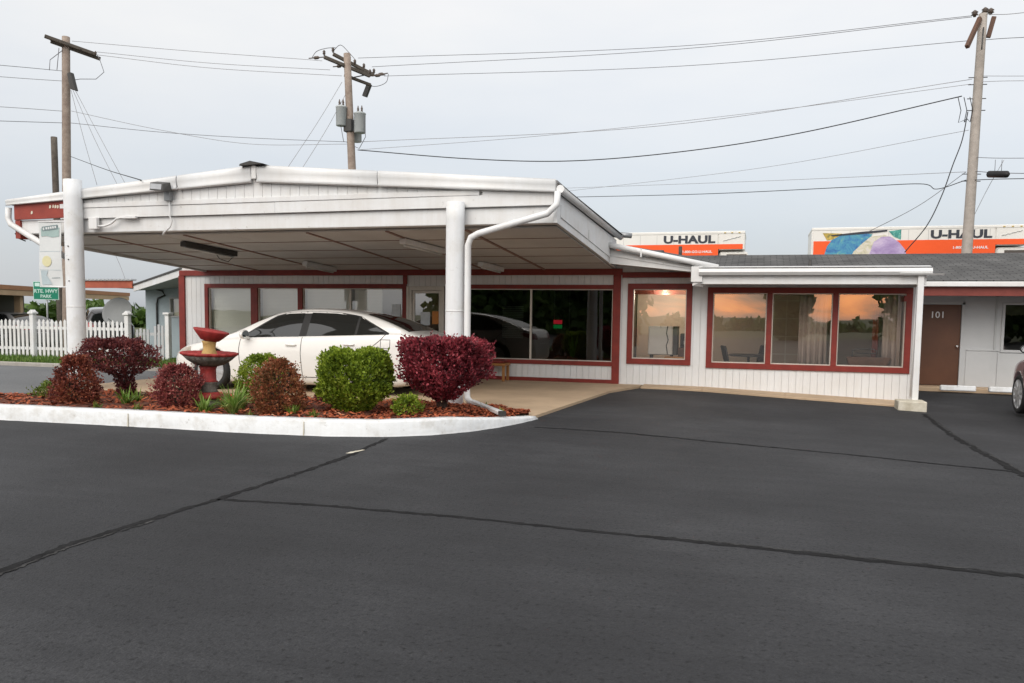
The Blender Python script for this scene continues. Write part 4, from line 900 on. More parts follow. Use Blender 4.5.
b = MB(); b.face([(5.42,WY+.04,.92),(7.14,WY+.04,.92),(7.14,WY+.04,1.95),(5.42,WY+.04,1.95)]); b.build('pane', M['glass_dark'], w_)
b = MB(); b.box(5.4, 7.15, WY+.3, WY+.32, 1.72, 2.0); b.build('inner_shade', M['curtain'], w_)
b = MB(); b.prism([(20.25, 2.38), (20.2, 2.46), (24.4, 3.36), (28.2, 2.46), (28.2, 2.38), (24.4, 3.27)], -3.2, 30.2, 'x'); b.build('roof', M['shingle'], wing)
b = MB(); b.prism([(21.35, 2.4), (24.4, 3.27), (27.4, 2.4)], -3.0, -2.9, 'x'); b.prism([(21.35, 2.4), (24.4, 3.27), (27.4, 2.4)], 29.9, 30.0, 'x'); b.build('gable_wall', M['lgrey'], wing)
b = MB(); b.box(-3.1, 30.1, 20.13, 20.22, 2.32, 2.43); b.build('gutter', M['white_metal'], wing, bevel=.012)
b = MB(); b.box(-3.1, 30.1, 20.24, 20.30, 2.12, 2.35); b.build('red_fascia', M['wing_red'], wing, bevel=.004)
b = MB(); b.box(-3.1, 30.1, 20.305, 21.29, 2.27, 2.30); b.build('soffit', M['grey'], wing)
b = MB(); b.tube([(-2.2,24.1,3.2),(-2.2,24.1,3.6)], .05, 8); b.build('vent_pipe', M['dark'], wing)
ws = MB(); ws.prism([(20.42,.0),(20.58,.0),(20.56,.12),(20.44,.12)], 4.0, 4.72, 'x')
o = ws.build('wheel_stop', M['kerb'], bevel=.02, off=(4.36, 20.5, 0)); tag(o, 'white concrete wheel stop in front of the brown door', 'wheel stop', 'wheel stops along the sidewalk')
o2 = o.copy(); COL.objects.link(o2); o2.location.x += 0.98; tag(o2, 'white concrete wheel stop by the front wheel of the mauve car', 'wheel stop', 'wheel stops along the sidewalk')

# ------------------------------------------------------------------ cars
def lerp_tab(T, x):
    if x <= T[0][0]: return T[0][1]
    for (a, u), (c, v) in zip(T[:-1], T[1:]):
        if x <= c: t = (x-a)/(c-a); return u+(v-u)*t
    return T[-1][1]
def make_car(name, lbl, cat, paintm, loc, rz, scale, spec, group=None):
    t = bpy.data.objects.new(name, None); COL.objects.link(t); t.empty_display_size = .3; OFF[t.name] = Vector((0,0,0))
    tag(t, lbl, cat, group)
    top_, roof, wid, bot, wx = spec['belt'], spec['roof'], spec['wid'], spec['bot'], spec['wheels']
    xs = spec['stations']; bm = bmesh.new(); rings = []
    for x in xs:
        w = lerp_tab(wid, x); tb = lerp_tab(top_, x); zb = lerp_tab(bot, x); rf = max(lerp_tab(roof, x), tb+.012)
        h = rf-tb; wr = w*(.93-.30*min(1, h/.46)) if h > .03 else w*.80
        zs = tb-zb
        half = [(0, zb), (w*.80, zb), (w*.955, zb+.05), (w*.99, zb+zs*.32), (w, zb+zs*.58), (w*.985, zb+zs*.82), (w*.955, tb-.02), (w*.915, tb)]
        if h > .05: half += [(w*.915+(wr-w*.915)*.5, tb+h*.48), (wr+.012, tb+h*.86), (wr-.06, tb+h*.955), (wr*.55, tb+h*.99), (0, rf)]
        else: half += [(w*.86, tb+h*.3), (w*.74, tb+h*.6), (w*.6, tb+h*.8), (w*.36, tb+h*.95), (0, rf)]
        full = [(-y, z) for y, z in half[::-1][:-1]] + [(y, z) for y, z in half[:-1]] if False else None
        ring = [bm.verts.new((x, y, z)) for y, z in half] + [bm.verts.new((x, -y, z)) for y, z in half[-2:0:-1]]
        rings.append(ring)
    n = len(rings[0])
    for a, c in zip(rings[:-1], rings[1:]):
        for k in range(n): bm.faces.new((a[k], a[(k+1)%n], c[(k+1)%n], c[k]))
    bm.faces.new(rings[0][::-1]); bm.faces.new(rings[-1])
    bmesh.ops.recalc_face_normals(bm, faces=bm.faces)
    for f in bm.faces: f.smooth = True
    me = bpy.data.meshes.new('body'); bm.to_mesh(me); bm.free(); me.materials.append(paintm); me.materials.append(M['black'])
    body = bpy.data.objects.new('body', me); COL.objects.link(body)
    sb = body.modifiers.new('s', 'SUBSURF'); sb.levels = 2; sb.render_levels = 2
    R_ = spec['r']
    cb = bmesh.new()
    for x in wx:
        bmesh.ops.create_cone(cb, segments=40, radius1=R_+.055, radius2=R_+.055, depth=3, cap_ends=True, matrix=Matrix.Translation((x, 0, R_+.005)) @ Matrix.Rotation(PI/2, 4, 'X'))
    cme = bpy.data.meshes.new('cut'); cb.to_mesh(cme); cb.free(); co = bpy.data.objects.new('cut', cme); COL.objects.link(co)
    bo = body.modifiers.new('b', 'BOOLEAN'); bo.object = co; bo.operation = 'DIFFERENCE'; bo.solver = 'EXACT'
    dg = bpy.context.evaluated_depsgraph_get(); dg.update()
    new = bpy.data.meshes.new_from_object(body.evaluated_get(dg)); body.modifiers.clear(); body.data = new
    bpy.data.objects.remove(co)
    new.materials.clear(); new.materials.append(paintm)
    for p in new.polygons: p.use_smooth = True; p.material_index = 0
    body.parent = t; OFF[body.name] = Vector((0,0,0))
    bmm = bmesh.new(); bmm.from_mesh(new); tree = BVHTree.FromBMesh(bmm)
    def side(x, z, s=1, off=.004):
        h = tree.ray_cast(Vector((x, 3*s, z)), Vector((0, -s, 0)))[0]
        return Vector((x, h.y+off*s, z)) if h else None
    def above(x, y, off=.004):
        h = tree.ray_cast(Vector((x, y, 4)), Vector((0, 0, -1)))
        return h[0]+h[1]*off if h[0] else None
    def ends(y, z, s=1, off=.004):
        h = tree.ray_cast(Vector((4*s, y, z)), Vector((-s, 0, 0)))[0]
        return Vector((h.x+off*s, y, z)) if h else None
    def patch(nm, m, fn, nu, nv, parent=body):
        b = MB(); g = [[fn(i/nu, j/nv) for j in range(nv+1)] for i in range(nu+1)]
        for i in range(nu):
            for j in range(nv):
                q = [g[i][j], g[i+1][j], g[i+1][j+1], g[i][j+1]]
                if all(v is not None for v in q):
                    try: b.face(q, True)
                    except Exception: pass
        bmesh.ops.remove_doubles(b.bm, verts=b.bm.verts, dist=1e-5)
        return b.build(nm, m, parent)
    def sidepatch(nm, m, lo, hi, x0, x1, s, parent=body, off=.005, nu=24, nv=8):
        return patch(nm, m, lambda u, v: (lambda x: side(x, lerp_tab(lo, x)+(lerp_tab(hi, x)-lerp_tab(lo, x))*v, s, off))(x0+(x1-x0)*u), nu, nv, parent)
    for s in (1, -1):
        for (lo, hi, x0, x1) in spec['side_windows']:
            sidepatch('side_window', M['car_glass'], lo, hi, x0, x1, s)
        for (lo, hi, x0, x1) in spec['trim']:
            sidepatch('window_trim', M['black'], lo, hi, x0, x1, s, off=.0025)
        for seam in spec['seams']:
            dn = [(seam[q][0]+(seam[q+1][0]-seam[q][0])*k/8, seam[q][1]+(seam[q+1][1]-seam[q][1])*k/8) for q in range(len(seam)-1) for k in range(8)]+[seam[-1]]
            pts = [side(x, z, s, .0) for x, z in dn]; pts = [p for p in pts if p]
            if len(pts) > 1: b = MB(); b.tube(pts, .0065, 5); b.build('door_seam', M['dark'], body)
        for hx, hz in spec['handles']:
            b = MB(); b.tube([side(hx-.10, hz, s, -.002), side(hx-.085, hz, s, .025), side(hx+.085, hz, s, .025), side(hx+.10, hz, s, -.002)], .014, 8); b.build('door_handle', paintm, body)
        mx, mz = spec['mirror']; p = side(mx, mz-.06, s, 0)
        b = MB(); c = Vector((mx, p.y+spec.get('mout', .13)*s, mz+.02))
        bmesh.ops.create_uvsphere(b.bm, u_segments=20, v_segments=12, radius=1, matrix=Matrix.Translation(c) @ Matrix.Diagonal((.085, .125, .085, 1)))
        for f in b.bm.faces: f.smooth = True
        for v in b.bm.verts:
            if v.co.x < c.x-.02: v.co.x = c.x-.02
        b.bar(p+Vector((0, -.02*s, .01)), c+Vector((0,0,-.04)), .05, .04)
        mr = b.build('wing_mirror', M['black'] if spec.get('black_mirror') else paintm, body)
        b = MB(); b.face([(c.x-.024, c.y+.105*math.cos(k*PI/10), c.z+.068*math.sin(k*PI/10)) for k in range(20)]); b.build('mirror_glass', M['mirror'], mr)
        patch('headlamp', M['lamp_clear'], lambda u, v: ends(s*(spec['hl'][0]+(spec['hl'][1]-spec['hl'][0])*u), spec['hl'][2]+(spec['hl'][3]-spec['hl'][2])*v+.06*u, 1, .006), 12, 6)
        patch('tail_lamp', M['lamp_red'], lambda u, v: ends(s*(spec['tl'][0]+(spec['tl'][1]-spec['tl'][0])*u), spec['tl'][2]+(spec['tl'][3]-spec['tl'][2])*v, -1, .006), 12, 6)
        if 'tl_side' in spec: lo, hi, x0, x1 = spec['tl_side']; sidepatch('tail_lamp', M['lamp_red'], lo, hi, x0, x1, s, off=.006, nu=10, nv=6)
        if 'hl_side' in spec: lo, hi, x0, x1 = spec['hl_side']; sidepatch('headlamp', M['lamp_clear'], lo, hi, x0, x1, s, off=.006, nu=10, nv=6)
    if 'fuel' in spec:
        fx_, fz = spec['fuel']; q = [(fx_-.085, fz-.07), (fx_+.085, fz-.07), (fx_+.085, fz+.075), (fx_-.085, fz+.075), (fx_-.085, fz-.07)]
        pts = []
        for (x0, z0), (x1, z1) in zip(q[:-1], q[1:]):
            for k in range(5): pts.append(side(x0+(x1-x0)*k/5, z0+(z1-z0)*k/5, 1, .001))
        b = MB(); b.tube(pts+[pts[0]], .005, 5); b.build('fuel_flap', M['dark'], body)
    for nm, (x0, x1, w0, w1) in (('windscreen', spec['ws']), ('rear_window', spec['rw'])):
        patch(nm, M['car_glass'], lambda u, v: (lambda x, w: above(x, (v*2-1)*w, .006))(x0+(x1-x0)*u, w0+(w1-w0)*u), 12, 16)
    # under-body so that no light shows through the wheel arches
    b = MB(); b.box(-2.1*spec['L'], 2.05*spec['L'], -.58, .58, .2, .62); b.build('underbody', M['black'], body)
    b = MB(); b.box(-spec['xr']-.012, -spec['xr']+.05, -.26, .26, .58, .70); b.build('number_plate', M['letter_white'], body)
    # wheels
    for x in wx:
        for s in (1, -1):
            b = MB(); yo = spec['track']*s; rot = Matrix.Rotation(-PI/2*s, 3, 'X')
            b.lathe([(R_*.74, -.10), (R_*.9, -.105), (R_*.985, -.08), (R_, -.04), (R_, .04), (R_*.985, .085), (R_*.9, .108), (R_*.75, .10), (R_*.73, .0)], (x, yo, R_), 40, tilt=rot)
            # tyre
            tyre = b.build('wheel', M['black'], t)
            b = MB(); b.lathe([(R_*.76, .085), (R_*.74, .104), (R_*.70, .09), (R_*.67, .02), (R_*.1, .0)], (x, yo, R_), 36, tilt=rot)
            for k in range(spec['spokes']):
                a = 2*PI*k/spec['spokes']+.3
                d = rot @ Vector((math.cos(a), math.sin(a), 0)); up = rot @ Vector((0, 0, 1)); c0 = Vector((x, yo, R_))
                b.bar(c0+d*R_*.1+up*.075, c0+d*R_*.72+up*.088, .055, .03, up=up)
            b.lathe([(.07, .06), (.065, .09), (.03, .098), (.005, .1)], (x, yo, R_), 16, tilt=rot)
            b.build('rim', M['rim'], tyre)
            b = MB(); b.lathe([(R_*.66, .028), (R_*.05, .03)], (x, yo, R_), 24, tilt=rot); b.build('brake_disc', M['dark'], tyre)
    t.location = loc; t.rotation_euler = (0, 0, rz); t.scale = (scale,)*3
    bmm.free()
    return t
lin = lambda a, c, n: [a+(c-a)*i/(n-1) for i in range(n)]
def cabmap(x):
    """long-bonnet saloon: cabin set back, rear stretched"""
    x = x-.26
    return x if x > .3 else .3+(x-.3)*1.17
_cm = lambda T: [(cabmap(x), z) for x, z in T]
SEDAN = dict(L=1.0, xr=2.74, r=.355, wheels=(1.42, -1.72), track=.80, spokes=7,
  stations=[-2.76, -2.73, -2.66, -2.55, -2.4, -2.25, -2.1, -1.95, -1.8, -1.6, -1.4, -1.2, -.95, -.7, -.4, -.1, .15, .35, .55, .7, .85, .97, 1.1, 1.3, 1.55, 1.8, 2.0, 2.15, 2.26, 2.34, 2.38],
  belt=[(-2.76, .62), (-2.73, .86), (-2.66, 1.0), (-2.5, 1.05), (-2.2, 1.07), (-1.2, 1.02), (-.2, .975), (.85, .935), (1.1, .925), (1.6, .87), (2.0, .78), (2.25, .66), (2.38, .50)],
  roof=[(-2.76, .62), (-2.55, 1.07), (-2.3, 1.115)]+_cm([(-1.62, 1.15), (-1.40, 1.26), (-1.1, 1.375), (-.8, 1.45), (-.4, 1.495), (-.05, 1.505), (.3, 1.475), (.55, 1.415), (.9, 1.25), (1.22, 1.075)])+[(1.12, 1.0), (1.5, .93), (2.0, .82), (2.38, .52)],
  wid=[(-2.76, .62), (-2.70, .74), (-2.5, .85), (-2.2, .89), (-1.2, .915), (0, .92), (1.2, .91), (1.8, .89), (2.1, .84), (2.28, .74), (2.38, .56)],
  bot=[(-2.76, .30), (-2.6, .20), (-2.1, .12), (1.8, .11), (2.25, .14), (2.38, .24)],
  side_windows=[(_cm([(.02, .99), (1.02, .965)]), _cm([(.02, 1.405), (.3, 1.39), (.5, 1.325), (1.02, .99)]), cabmap(.02), cabmap(1.02)), (_cm([(-.88, 1.035), (-.10, 1.0)]), _cm([(-.88, 1.355), (-.5, 1.405), (-.10, 1.415)]), cabmap(-.88), cabmap(-.10)), (_cm([(-1.36, 1.07), (-.92, 1.04)]), _cm([(-1.36, 1.085), (-.92, 1.345)]), cabmap(-1.34), cabmap(-.92))],
  trim=[(_cm([(-1.45, 1.055), (1.10, .95)]), _cm([(-1.45, 1.07), (-.9, 1.37), (-.5, 1.43), (-.1, 1.44), (.3, 1.415), (.52, 1.345), (1.10, .965)]), cabmap(-1.43), cabmap(1.09))],
  seams=[_cm([(1.08, .93), (1.10, .75), (1.08, .5), (.98, .3)]), _cm([(-.04, .985), (-.03, .7), (-.06, .3)]), _cm([(-1.38, 1.05), (-1.30, .95), (-1.14, .80), (-1.0, .66), (-.88, .5), (-.82, .3)]), _cm([(1.0, .3), (.5, .285), (0, .28), (-.5, .285), (-.8, .3)]), [(-2.25, 1.06), (-2.45, .99), (-2.64, .85)]],
  handles=[(cabmap(.13), .84), (cabmap(-.82), .87)], mirror=(cabmap(.92), .99), hl=(.46, .72, .62, .71), tl=(.48, .74, .80, .95),
  tl_side=([(-2.66, .82), (-2.4, .92)], [(-2.66, .95), (-2.4, .98)], -2.65, -2.41), hl_side=([(1.85, .70), (2.2, .63)], [(1.85, .78), (2.2, .73)], 1.86, 2.22),
  fuel=(-1.98, .89), ws=(cabmap(.60), cabmap(1.20), .50, .62), rw=(cabmap(-.98), cabmap(-1.70), .52, .70))
HX, HY = -10.2, 13.72
dvec = Vector((-1.0, -.035)); hd = math.atan2(dvec.y, dvec.x)
S_ = 1.075
fw = Vector((math.cos(hd), math.sin(hd))); lf = Vector((-fw.y, fw.x))
# near (left) front wheel contact sits at HX, HY
cpos = Vector((HX, HY)) - fw*1.42*S_ - lf*.80*S_
make_car('parked_car', 'white four door saloon parked under the canopy behind the shrubs', 'car', M['car_white'], (cpos.x, cpos.y, .045), hd, S_, SEDAN)
SUV = dict(SEDAN); SUV.update(L=1.0, wheels=(1.42, -1.36), wid=[(-2.43, .68), (-2.38, .78), (-2.2, .86), (-1.9, .90), (-1.2, .925), (0, .93), (1.2, .92), (1.8, .89), (2.1, .82), (2.28, .70), (2.38, .5)], bot=[(-2.43, .36), (-2.3, .28), (-1.8, .24), (1.8, .22), (2.25, .24), (2.38, .3)], stations=[-2.43, -2.40, -2.32, -2.2, -2.05, -1.9, -1.75, -1.6, -1.45, -1.3, -1.15, -1.0, -.8, -.5, -.2, .1, .35, .55, .75, .95, 1.1, 1.22, 1.35, 1.6, 1.85, 2.05, 2.2, 2.3, 2.36, 2.38], seams=[[(1.08, 1.0), (1.10, .75), (1.08, .5), (.98, .32)], [(-.04, 1.05), (-.03, .7), (-.06, .32)], [(-1.0, 1.05), (-1.02, .85), (-.98, .7), (-.86, .5), (-.8, .32)]], r=.37, xr=2.40, spokes=10, black_mirror=True,
  belt=[(-2.43, .75), (-2.3, 1.05), (-1, 1.05), (1.1, 1.03), (1.6, 1.0), (2.1, .9), (2.38, .6)],
  roof=[(-2.43, .8), (-2.35, 1.2), (-2.1, 1.5), (-1.8, 1.66), (-1, 1.72), (0, 1.71), (.4, 1.64), (1.15, 1.16), (1.3, 1.09), (1.7, 1.03), (2.1, .94), (2.38, .62)],
  side_windows=[([(.02, 1.08), (.95, 1.07)], [(.02, 1.56), (.35, 1.52), (.95, 1.1)], .02, .95), ([(-.95, 1.1), (-.06, 1.08)], [(-.95, 1.56), (-.06, 1.57)], -.95, -.06), ([(-1.95, 1.12), (-1.05, 1.1)], [(-1.95, 1.35), (-1.6, 1.54), (-1.05, 1.56)], -1.95, -1.05)],
  trim=[], handles=[(.12, .95), (-.85, .97)], mout=.17, mirror=(.85, 1.22), hl=(.45, .64, .76, .88), tl=(.5, .74, .9, 1.15), fuel=(-1.5, .95), ws=(.5, 1.12, .52, .64), rw=(-2.1, -2.36, .5, .6))
SUV.pop('tl_side'); SUV.pop('hl_side')
make_car('parked_car', 'mauve sport utility car nosed in at the right edge beside room 101', 'car', M['car_mauve'], (4.74+.92, 16.15, -.17), PI/2, 1.0, SUV)
make_car('parked_car', 'charcoal car behind the white picket fence, below the green road sign', 'car', M['car_dark'], (-24.2, 25.9, -.03), 2.4, 1.0, SUV, 'cars behind the picket fence')
make_car('parked_car', 'grey car half hidden by the picket fence at the left edge', 'car', M['car_grey'], (-29.5, 26.2, -.03), 2.9, 1.0, SEDAN, 'cars behind the picket fence')
# ------------------------------------------------------------------ shrubs and plants
def shrub(name, x, y, z, h, rad, m, lbl, cat, nleaf=5000, leaf=.03, seed=1, stems=7, spread=.25, core=True, group=None, lean=(0, 0), inner=.35, stemr=.018, wild=1.0, dens=1.0, shoots=40, gaps=.55, tmin=0.0):
    """rad(t, a): outline radius at height t in 0..1 and azimuth a"""
    rr = random.Random(seed); t = thing(name, (x, y, z), lbl, cat, group)
    ph = [rr.uniform(0, 6.28) for _ in range(10)]
    def lump(a, tt): return 1 + wild*(.07*math.sin(3*a+ph[0]+5*tt) + .07*math.sin(5*a+ph[1]-7*tt) + .06*math.sin(9*a+ph[2]+11*tt) + .05*math.sin(14*a+ph[3]+9*tt))
    tips = []
    b = MB()
    for k in range(stems):
        a = 2*PI*k/stems + rr.uniform(-.4, .4); tt = rr.uniform(.55, .9); R1 = rad(tt, a)*rr.uniform(.3, .75)
        p0 = Vector((x+rr.uniform(-.05, .05), y+rr.uniform(-.05, .05), z-.03)); p2 = Vector((x+lean[0]*tt+math.cos(a)*R1, y+lean[1]*tt+math.sin(a)*R1, z+h*tt))
        p1 = p0.lerp(p2, .45) + Vector((-math.cos(a)*R1*.15, -math.sin(a)*R1*.15, h*.05))
        b.tube([p0, p1, p2], [stemr, stemr*.7, stemr*.3], 5)
        for q in range(4):
            s0 = p1.lerp(p2, rr.random()); aa = a+rr.uniform(-1, 1); t2 = min(1, tt+rr.uniform(-.15, .2)); R2 = rad(t2, aa)*rr.uniform(.6, .95)
            e = Vector((x+lean[0]*t2+math.cos(aa)*R2, y+lean[1]*t2+math.sin(aa)*R2, z+h*t2)); b.tube([s0, s0.lerp(e, .5)+Vector((0,0,-.02)), e], [stemr*.45, stemr*.3, stemr*.15], 4)
    b.build('stems', M['bark'], t)
    nleaf = int(nleaf*1.9*dens); leaf *= 1.2
    b = MB(); made = 0
    while made < nleaf:
        tt = rr.random(); a = rr.uniform(0, 2*PI)
        R_ = rad(tt, a)
        if rr.random() > (R_/.7)**1.0 + .12: continue
        topcap = rr.random() < .26
        f = (inner + (1-inner)*rr.random()**.35)*lump(a, tt)
        if topcap: tt = 1-abs(rr.gauss(0, .05)); R_ = rad(min(tt, .97), a); f = math.sqrt(rr.random())*lump(a, 1)
        if math.sin(6*a+ph[6]+4*tt)*math.sin(9*tt+ph[7]+2*a) > .62 and rr.random() < gaps: continue
        if tt < tmin: continue
        p = Vector((x+lean[0]*tt+math.cos(a)*R_*f, y+lean[1]*tt+math.sin(a)*R_*f, z+h*tt+.035*math.sin(a*4+ph[4])*tt + .02*math.sin(a*7+f*9+ph[5])))
        # small sprig of 3 leaves pointing roughly outwards and up
        out = Vector((math.cos(a)*(1-tt*.3), math.sin(a)*(1-tt*.3), .35+tt*.5)).normalized()
        if rr.random() < .12: p += out*rr.uniform(.0, .05)
        for q in range(3):
            d = (out + Vector((rr.uniform(-.9, .9), rr.uniform(-.9, .9), rr.uniform(-.7, .9)))).normalized()
            s = d.cross(Vector((rr.uniform(-1, 1), rr.uniform(-1, 1), rr.uniform(-1, 1)))).normalized(); L_ = leaf*rr.uniform(.7, 1.35)
            q0 = p + Vector((rr.uniform(-.012, .012), rr.uniform(-.012, .012), rr.uniform(-.012, .012)))
            b.face([q0, q0+d*L_*.5+s*L_*.32, q0+d*L_, q0+d*L_*.5-s*L_*.32]); made += 1
    for k in range(shoots):          # stray shoots standing out of the clipped outline
        a = rr.uniform(0, 2*PI); tt = rr.uniform(.45, 1.0); R_ = rad(min(tt, .97), a)*(1 if tt < .9 else rr.random())*lump(a, tt)
        p = Vector((x+lean[0]*tt+math.cos(a)*R_*.97, y+lean[1]*tt+math.sin(a)*R_*.97, z+h*tt)); dr = Vector((math.cos(a)*(1.1-tt), math.sin(a)*(1.1-tt), .5+tt)).normalized()+Vector((rr.uniform(-.4, .4), rr.uniform(-.4, .4), 0)); ln = rr.uniform(.04, .11)*min(1.3, wild)
        for q in range(6):
            c_ = p+dr*ln*q/5; d = (dr*.6+Vector((rr.uniform(-1, 1), rr.uniform(-1, 1), rr.uniform(-.5, .8)))).normalized(); s = d.cross(Vector((rr.uniform(-1, 1), rr.uniform(-1, 1), rr.uniform(-1, 1)))).normalized(); L_ = leaf*rr.uniform(.6, 1.1)
            b.face([c_, c_+d*L_*.5+s*L_*.32, c_+d*L_, c_+d*L_*.5-s*L_*.32])
    b.build('foliage', m, t, fix=False)
    return t
ball = lambda r: (lambda t, a: r*math.sqrt(max(.02, 1-(2*t-1)**2*.93)))
def boxy(r, e=5, foot=.55):
    return lambda t, a: r*(max(.0, 1-abs(2*t-1)**e*.55))*(foot+(1-foot)*smooth(t/.3))
G1 = 'clipped shrubs in the planted island'
shrub('barberry_shrub', -9.68, 9.75, .13, .70, lambda t, a: .235*(.72+.55*math.sin(PI*min(1, t*1.1+.1)))*(1 if t < .75 else 1-.35*(t-.75)/.25)+.02, M['lf_barb'], 'reddish brown barberry nearest the left end of the island, in front of the left column', 'shrub', 6000, .030, 11, group=G1, lean=(.05, 0), wild=1.7, dens=.8, shoots=90)
def arch(t, a):
    return (.12+.41*smooth((t-.36)/.25))*(1 if t < .85 else 1-.3*(t-.85)/.15)
shrub('barberry_shrub', -9.80, 11.0, .12, .93, arch, M['lf_barb_dark'], 'tall flat-topped dark purple barberry on a thin leg right of the left column', 'shrub', 7000, .033, 12, group=G1, lean=(-.28, 0), inner=.3, wild=1.6, dens=.85, shoots=80)
shrub('barberry_shrub', -7.94, 9.86, .14, .60, ball(.315), M['lf_pink'], 'round pinkish red barberry just left of the birdbath', 'shrub', 6500, .026, 13, group=G1, wild=1.7, dens=.8, shoots=90)
shrub('boxwood_shrub', -7.95, 12.0, .06, .74, ball(.43), M['lf_box'], 'small round green boxwood behind the birdbath by the car door', 'shrub', 5500, .028, 14, group=G1)
shrub('barberry_shrub', -6.32, 9.9, .14, .72, lambda t, a: .335*math.sqrt(max(.06, 1-(2*t-.86)**2*.8)), M['lf_brown'], 'bronze and red barberry with ragged top left of the large green boxwood', 'shrub', 6500, .028, 15, group=G1, wild=1.7, dens=.8, shoots=90)
shrub('boxwood_shrub', -5.54, 10.65, .14, .85, lambda t, a: .505*(.42+.58*smooth(t/.38))*(1 if t < .8 else 1-.22*((t-.8)/.2)**2), M['lf_box'], 'large bright green clipped boxwood in the middle of the island', 'shrub', 12000, .036, 16, group=G1, wild=.8, dens=1.1, shoots=120)
shrub('burgundy_shrub', -4.35, 11.1, .12, 1.05, lambda t, a: (.08+.08*smooth(t/.25)+.455*smooth((t-.16)/.40))*(1 if t < .93 else 1-.10*(t-.93)/.07), M['lf_burg'], 'vase shaped burgundy shrub with flat top before the right column', 'shrub', 13000, .037, 17, stems=9, group=G1, inner=.15, stemr=.024, wild=1.25, dens=1.0, shoots=220, gaps=.15, tmin=.2)
shrub('barberry_shrub', -6.45, 11.5, .10, .32, ball(.2), M['lf_barb_dark'], 'low dark purple seedling shrub behind the left side of the large green boxwood', 'shrub', 900, .03, 18, group=G1)
shrub('small_green_plant', -4.6, 10.38, .14, .24, ball(.2), M['lf_box'], 'small feathery green plant between the green boxwood and the burgundy shrub', 'plant', 900, .03, 19, stems=5, stemr=.006)
shrub('weed_clump', -10.75, 10.45, .13, .22, ball(.30), M['weed'], 'yellow green weed clump near the left end of the island', 'plant', 600, .035, 20, stems=5, stemr=.005)
for i, (x, y, n, l, lb) in enumerate(((-6.86, 9.62, 110, .52, 'bright arching day lily clump beside the bronze barberry'), (-7.15, 10.2, 60, .44, 'green day lily clump just right of the birdbath foot'), (-7.3, 9.62, 60, .34, 'low day lily clump by the kerb directly before the birdbath'), (-6.0, 9.75, 40, .22, 'small leafy clump right of the bronze barberry'), (-9.08, 10.1, 46, .34, 'green day lily clump between the first barberry and the round pinkish one'), (-8.75, 11.3, 34, .32, 'sparse grass clump to the right of the tall dark barberry'), (-7.0, 10.5, 44, .36, 'day lily clump behind the bright arching one'), (-9.25, 10.5, 40, .30, 'day lily clump at the foot of the tall dark barberry'), (-10.4, 10.2, 30, .22, 'loose grassy tuft left of the first barberry'), (-3.62, 11.55, 14, .14, 'little tuft of grass at the right tip of the island'))):
    plant('lily_clump', x, y, bedz(x, y)-.01, n, l, M['blade'], lb, 'plant', .9, .026, 30+i, 'leafy tufts in the mulch')
for i, (x, y, lb) in enumerate(((-9.0, 9.45, 'small yellow green weed by the kerb left of the round pinkish barberry'), (-8.35, 9.5, 'small weed by the kerb under the round pinkish barberry'), (-5.62, 9.62, 'tiny green weed at the kerb before the large green boxwood'), (-6.5, 9.48, 'green weed at the foot of the bronze barberry'), (-6.1, 11.6, 'dry grassy weed between the bronze barberry and the large green boxwood'), (-4.0, 11.9, 'low weed at the foot of the right column'))):
    plant('weed', x, y, bedz(x, y)-.01, 30, .16, M['weed'], lb, 'plant', .9, .02, 50+i, 'leafy tufts in the mulch')

# birdbath
t = thing('birdbath', (-7.68, 10.25, .14), 'two tier red and grey birdbath with scalloped bowls and a yellow neck', 'birdbath')
c = (-7.72, 10.25, .13)
fl = lambda n, k: (lambda a, z: k*math.cos(n*a))
b = MB(); b.lathe([(.17, 0), (.17, .10), (.15, .12), (.16, .15)], c, 8); b.build('base', M['bath_grey'], t)
b = MB(); b.lathe([(.17, .15), (.20, .16), (.20, .20), (.15, .24), (.14, .25)], c, 28); b.build('foot', M['bath_red'], t)
b = MB(); b.lathe([(.14, .25), (.125, .27), (.12, .37), (.14, .40)], c, 40, wob=fl(12, .03)); b.build('lower_shaft', M['bath_grey'], t)
b = MB(); b.lathe([(.14, .40), (.115, .42), (.11, .58), (.13, .63)], c, 40, wob=fl(12, .015)); b.build('shaft', M['bath_red'], t)
ti = Matrix.Rotation(.035, 3, 'Y')
b = MB(); b.lathe([(.12, .63), (.21, .655), (.30, .72), (.36, .785)], c, 72, wob=lambda a, z: .05*math.cos(18*a)*smooth((z-.62)/.16), tilt=ti); b.build('lower_bowl', M['bath_grey'], t)
b = MB(); b.lathe([(.36, .785), (.385, .80), (.39, .83), (.37, .835), (.31, .78), (.1, .765), (.02, .765)], c, 72, wob=lambda a, z: .05*math.cos(18*a)*smooth((z-.765)/.02), tilt=ti); b.build('lower_rim', M['bath_red'], t)
b = MB(); b.lathe([(.12, .765), (.115, .80), (.085, .88), (.095, .97), (.11, 1.0)], c, 28, tilt=Matrix.Rotation(.03, 3, 'Y')); b.build('neck', M['bath_yellow'], t)
ti2 = Matrix.Translation((0, 0, 0)).to_3x3()
b = MB(); pr = [(.06, .0), (.13, .02), (.19, .085), (.245, .15), (.245, .17), (.19, .125), (.1, .09), (.02, .085)]
b.lathe(pr, (c[0]+.03, c[1], c[2]+.99), 48, wob=lambda a, z: .03*math.cos(12*a)*smooth(z/.15), tilt=Matrix.Rotation(.17, 3, 'Y') @ Matrix.Rotation(-.06, 3, 'X')); b.build('upper_bowl', M['bath_red'], t)

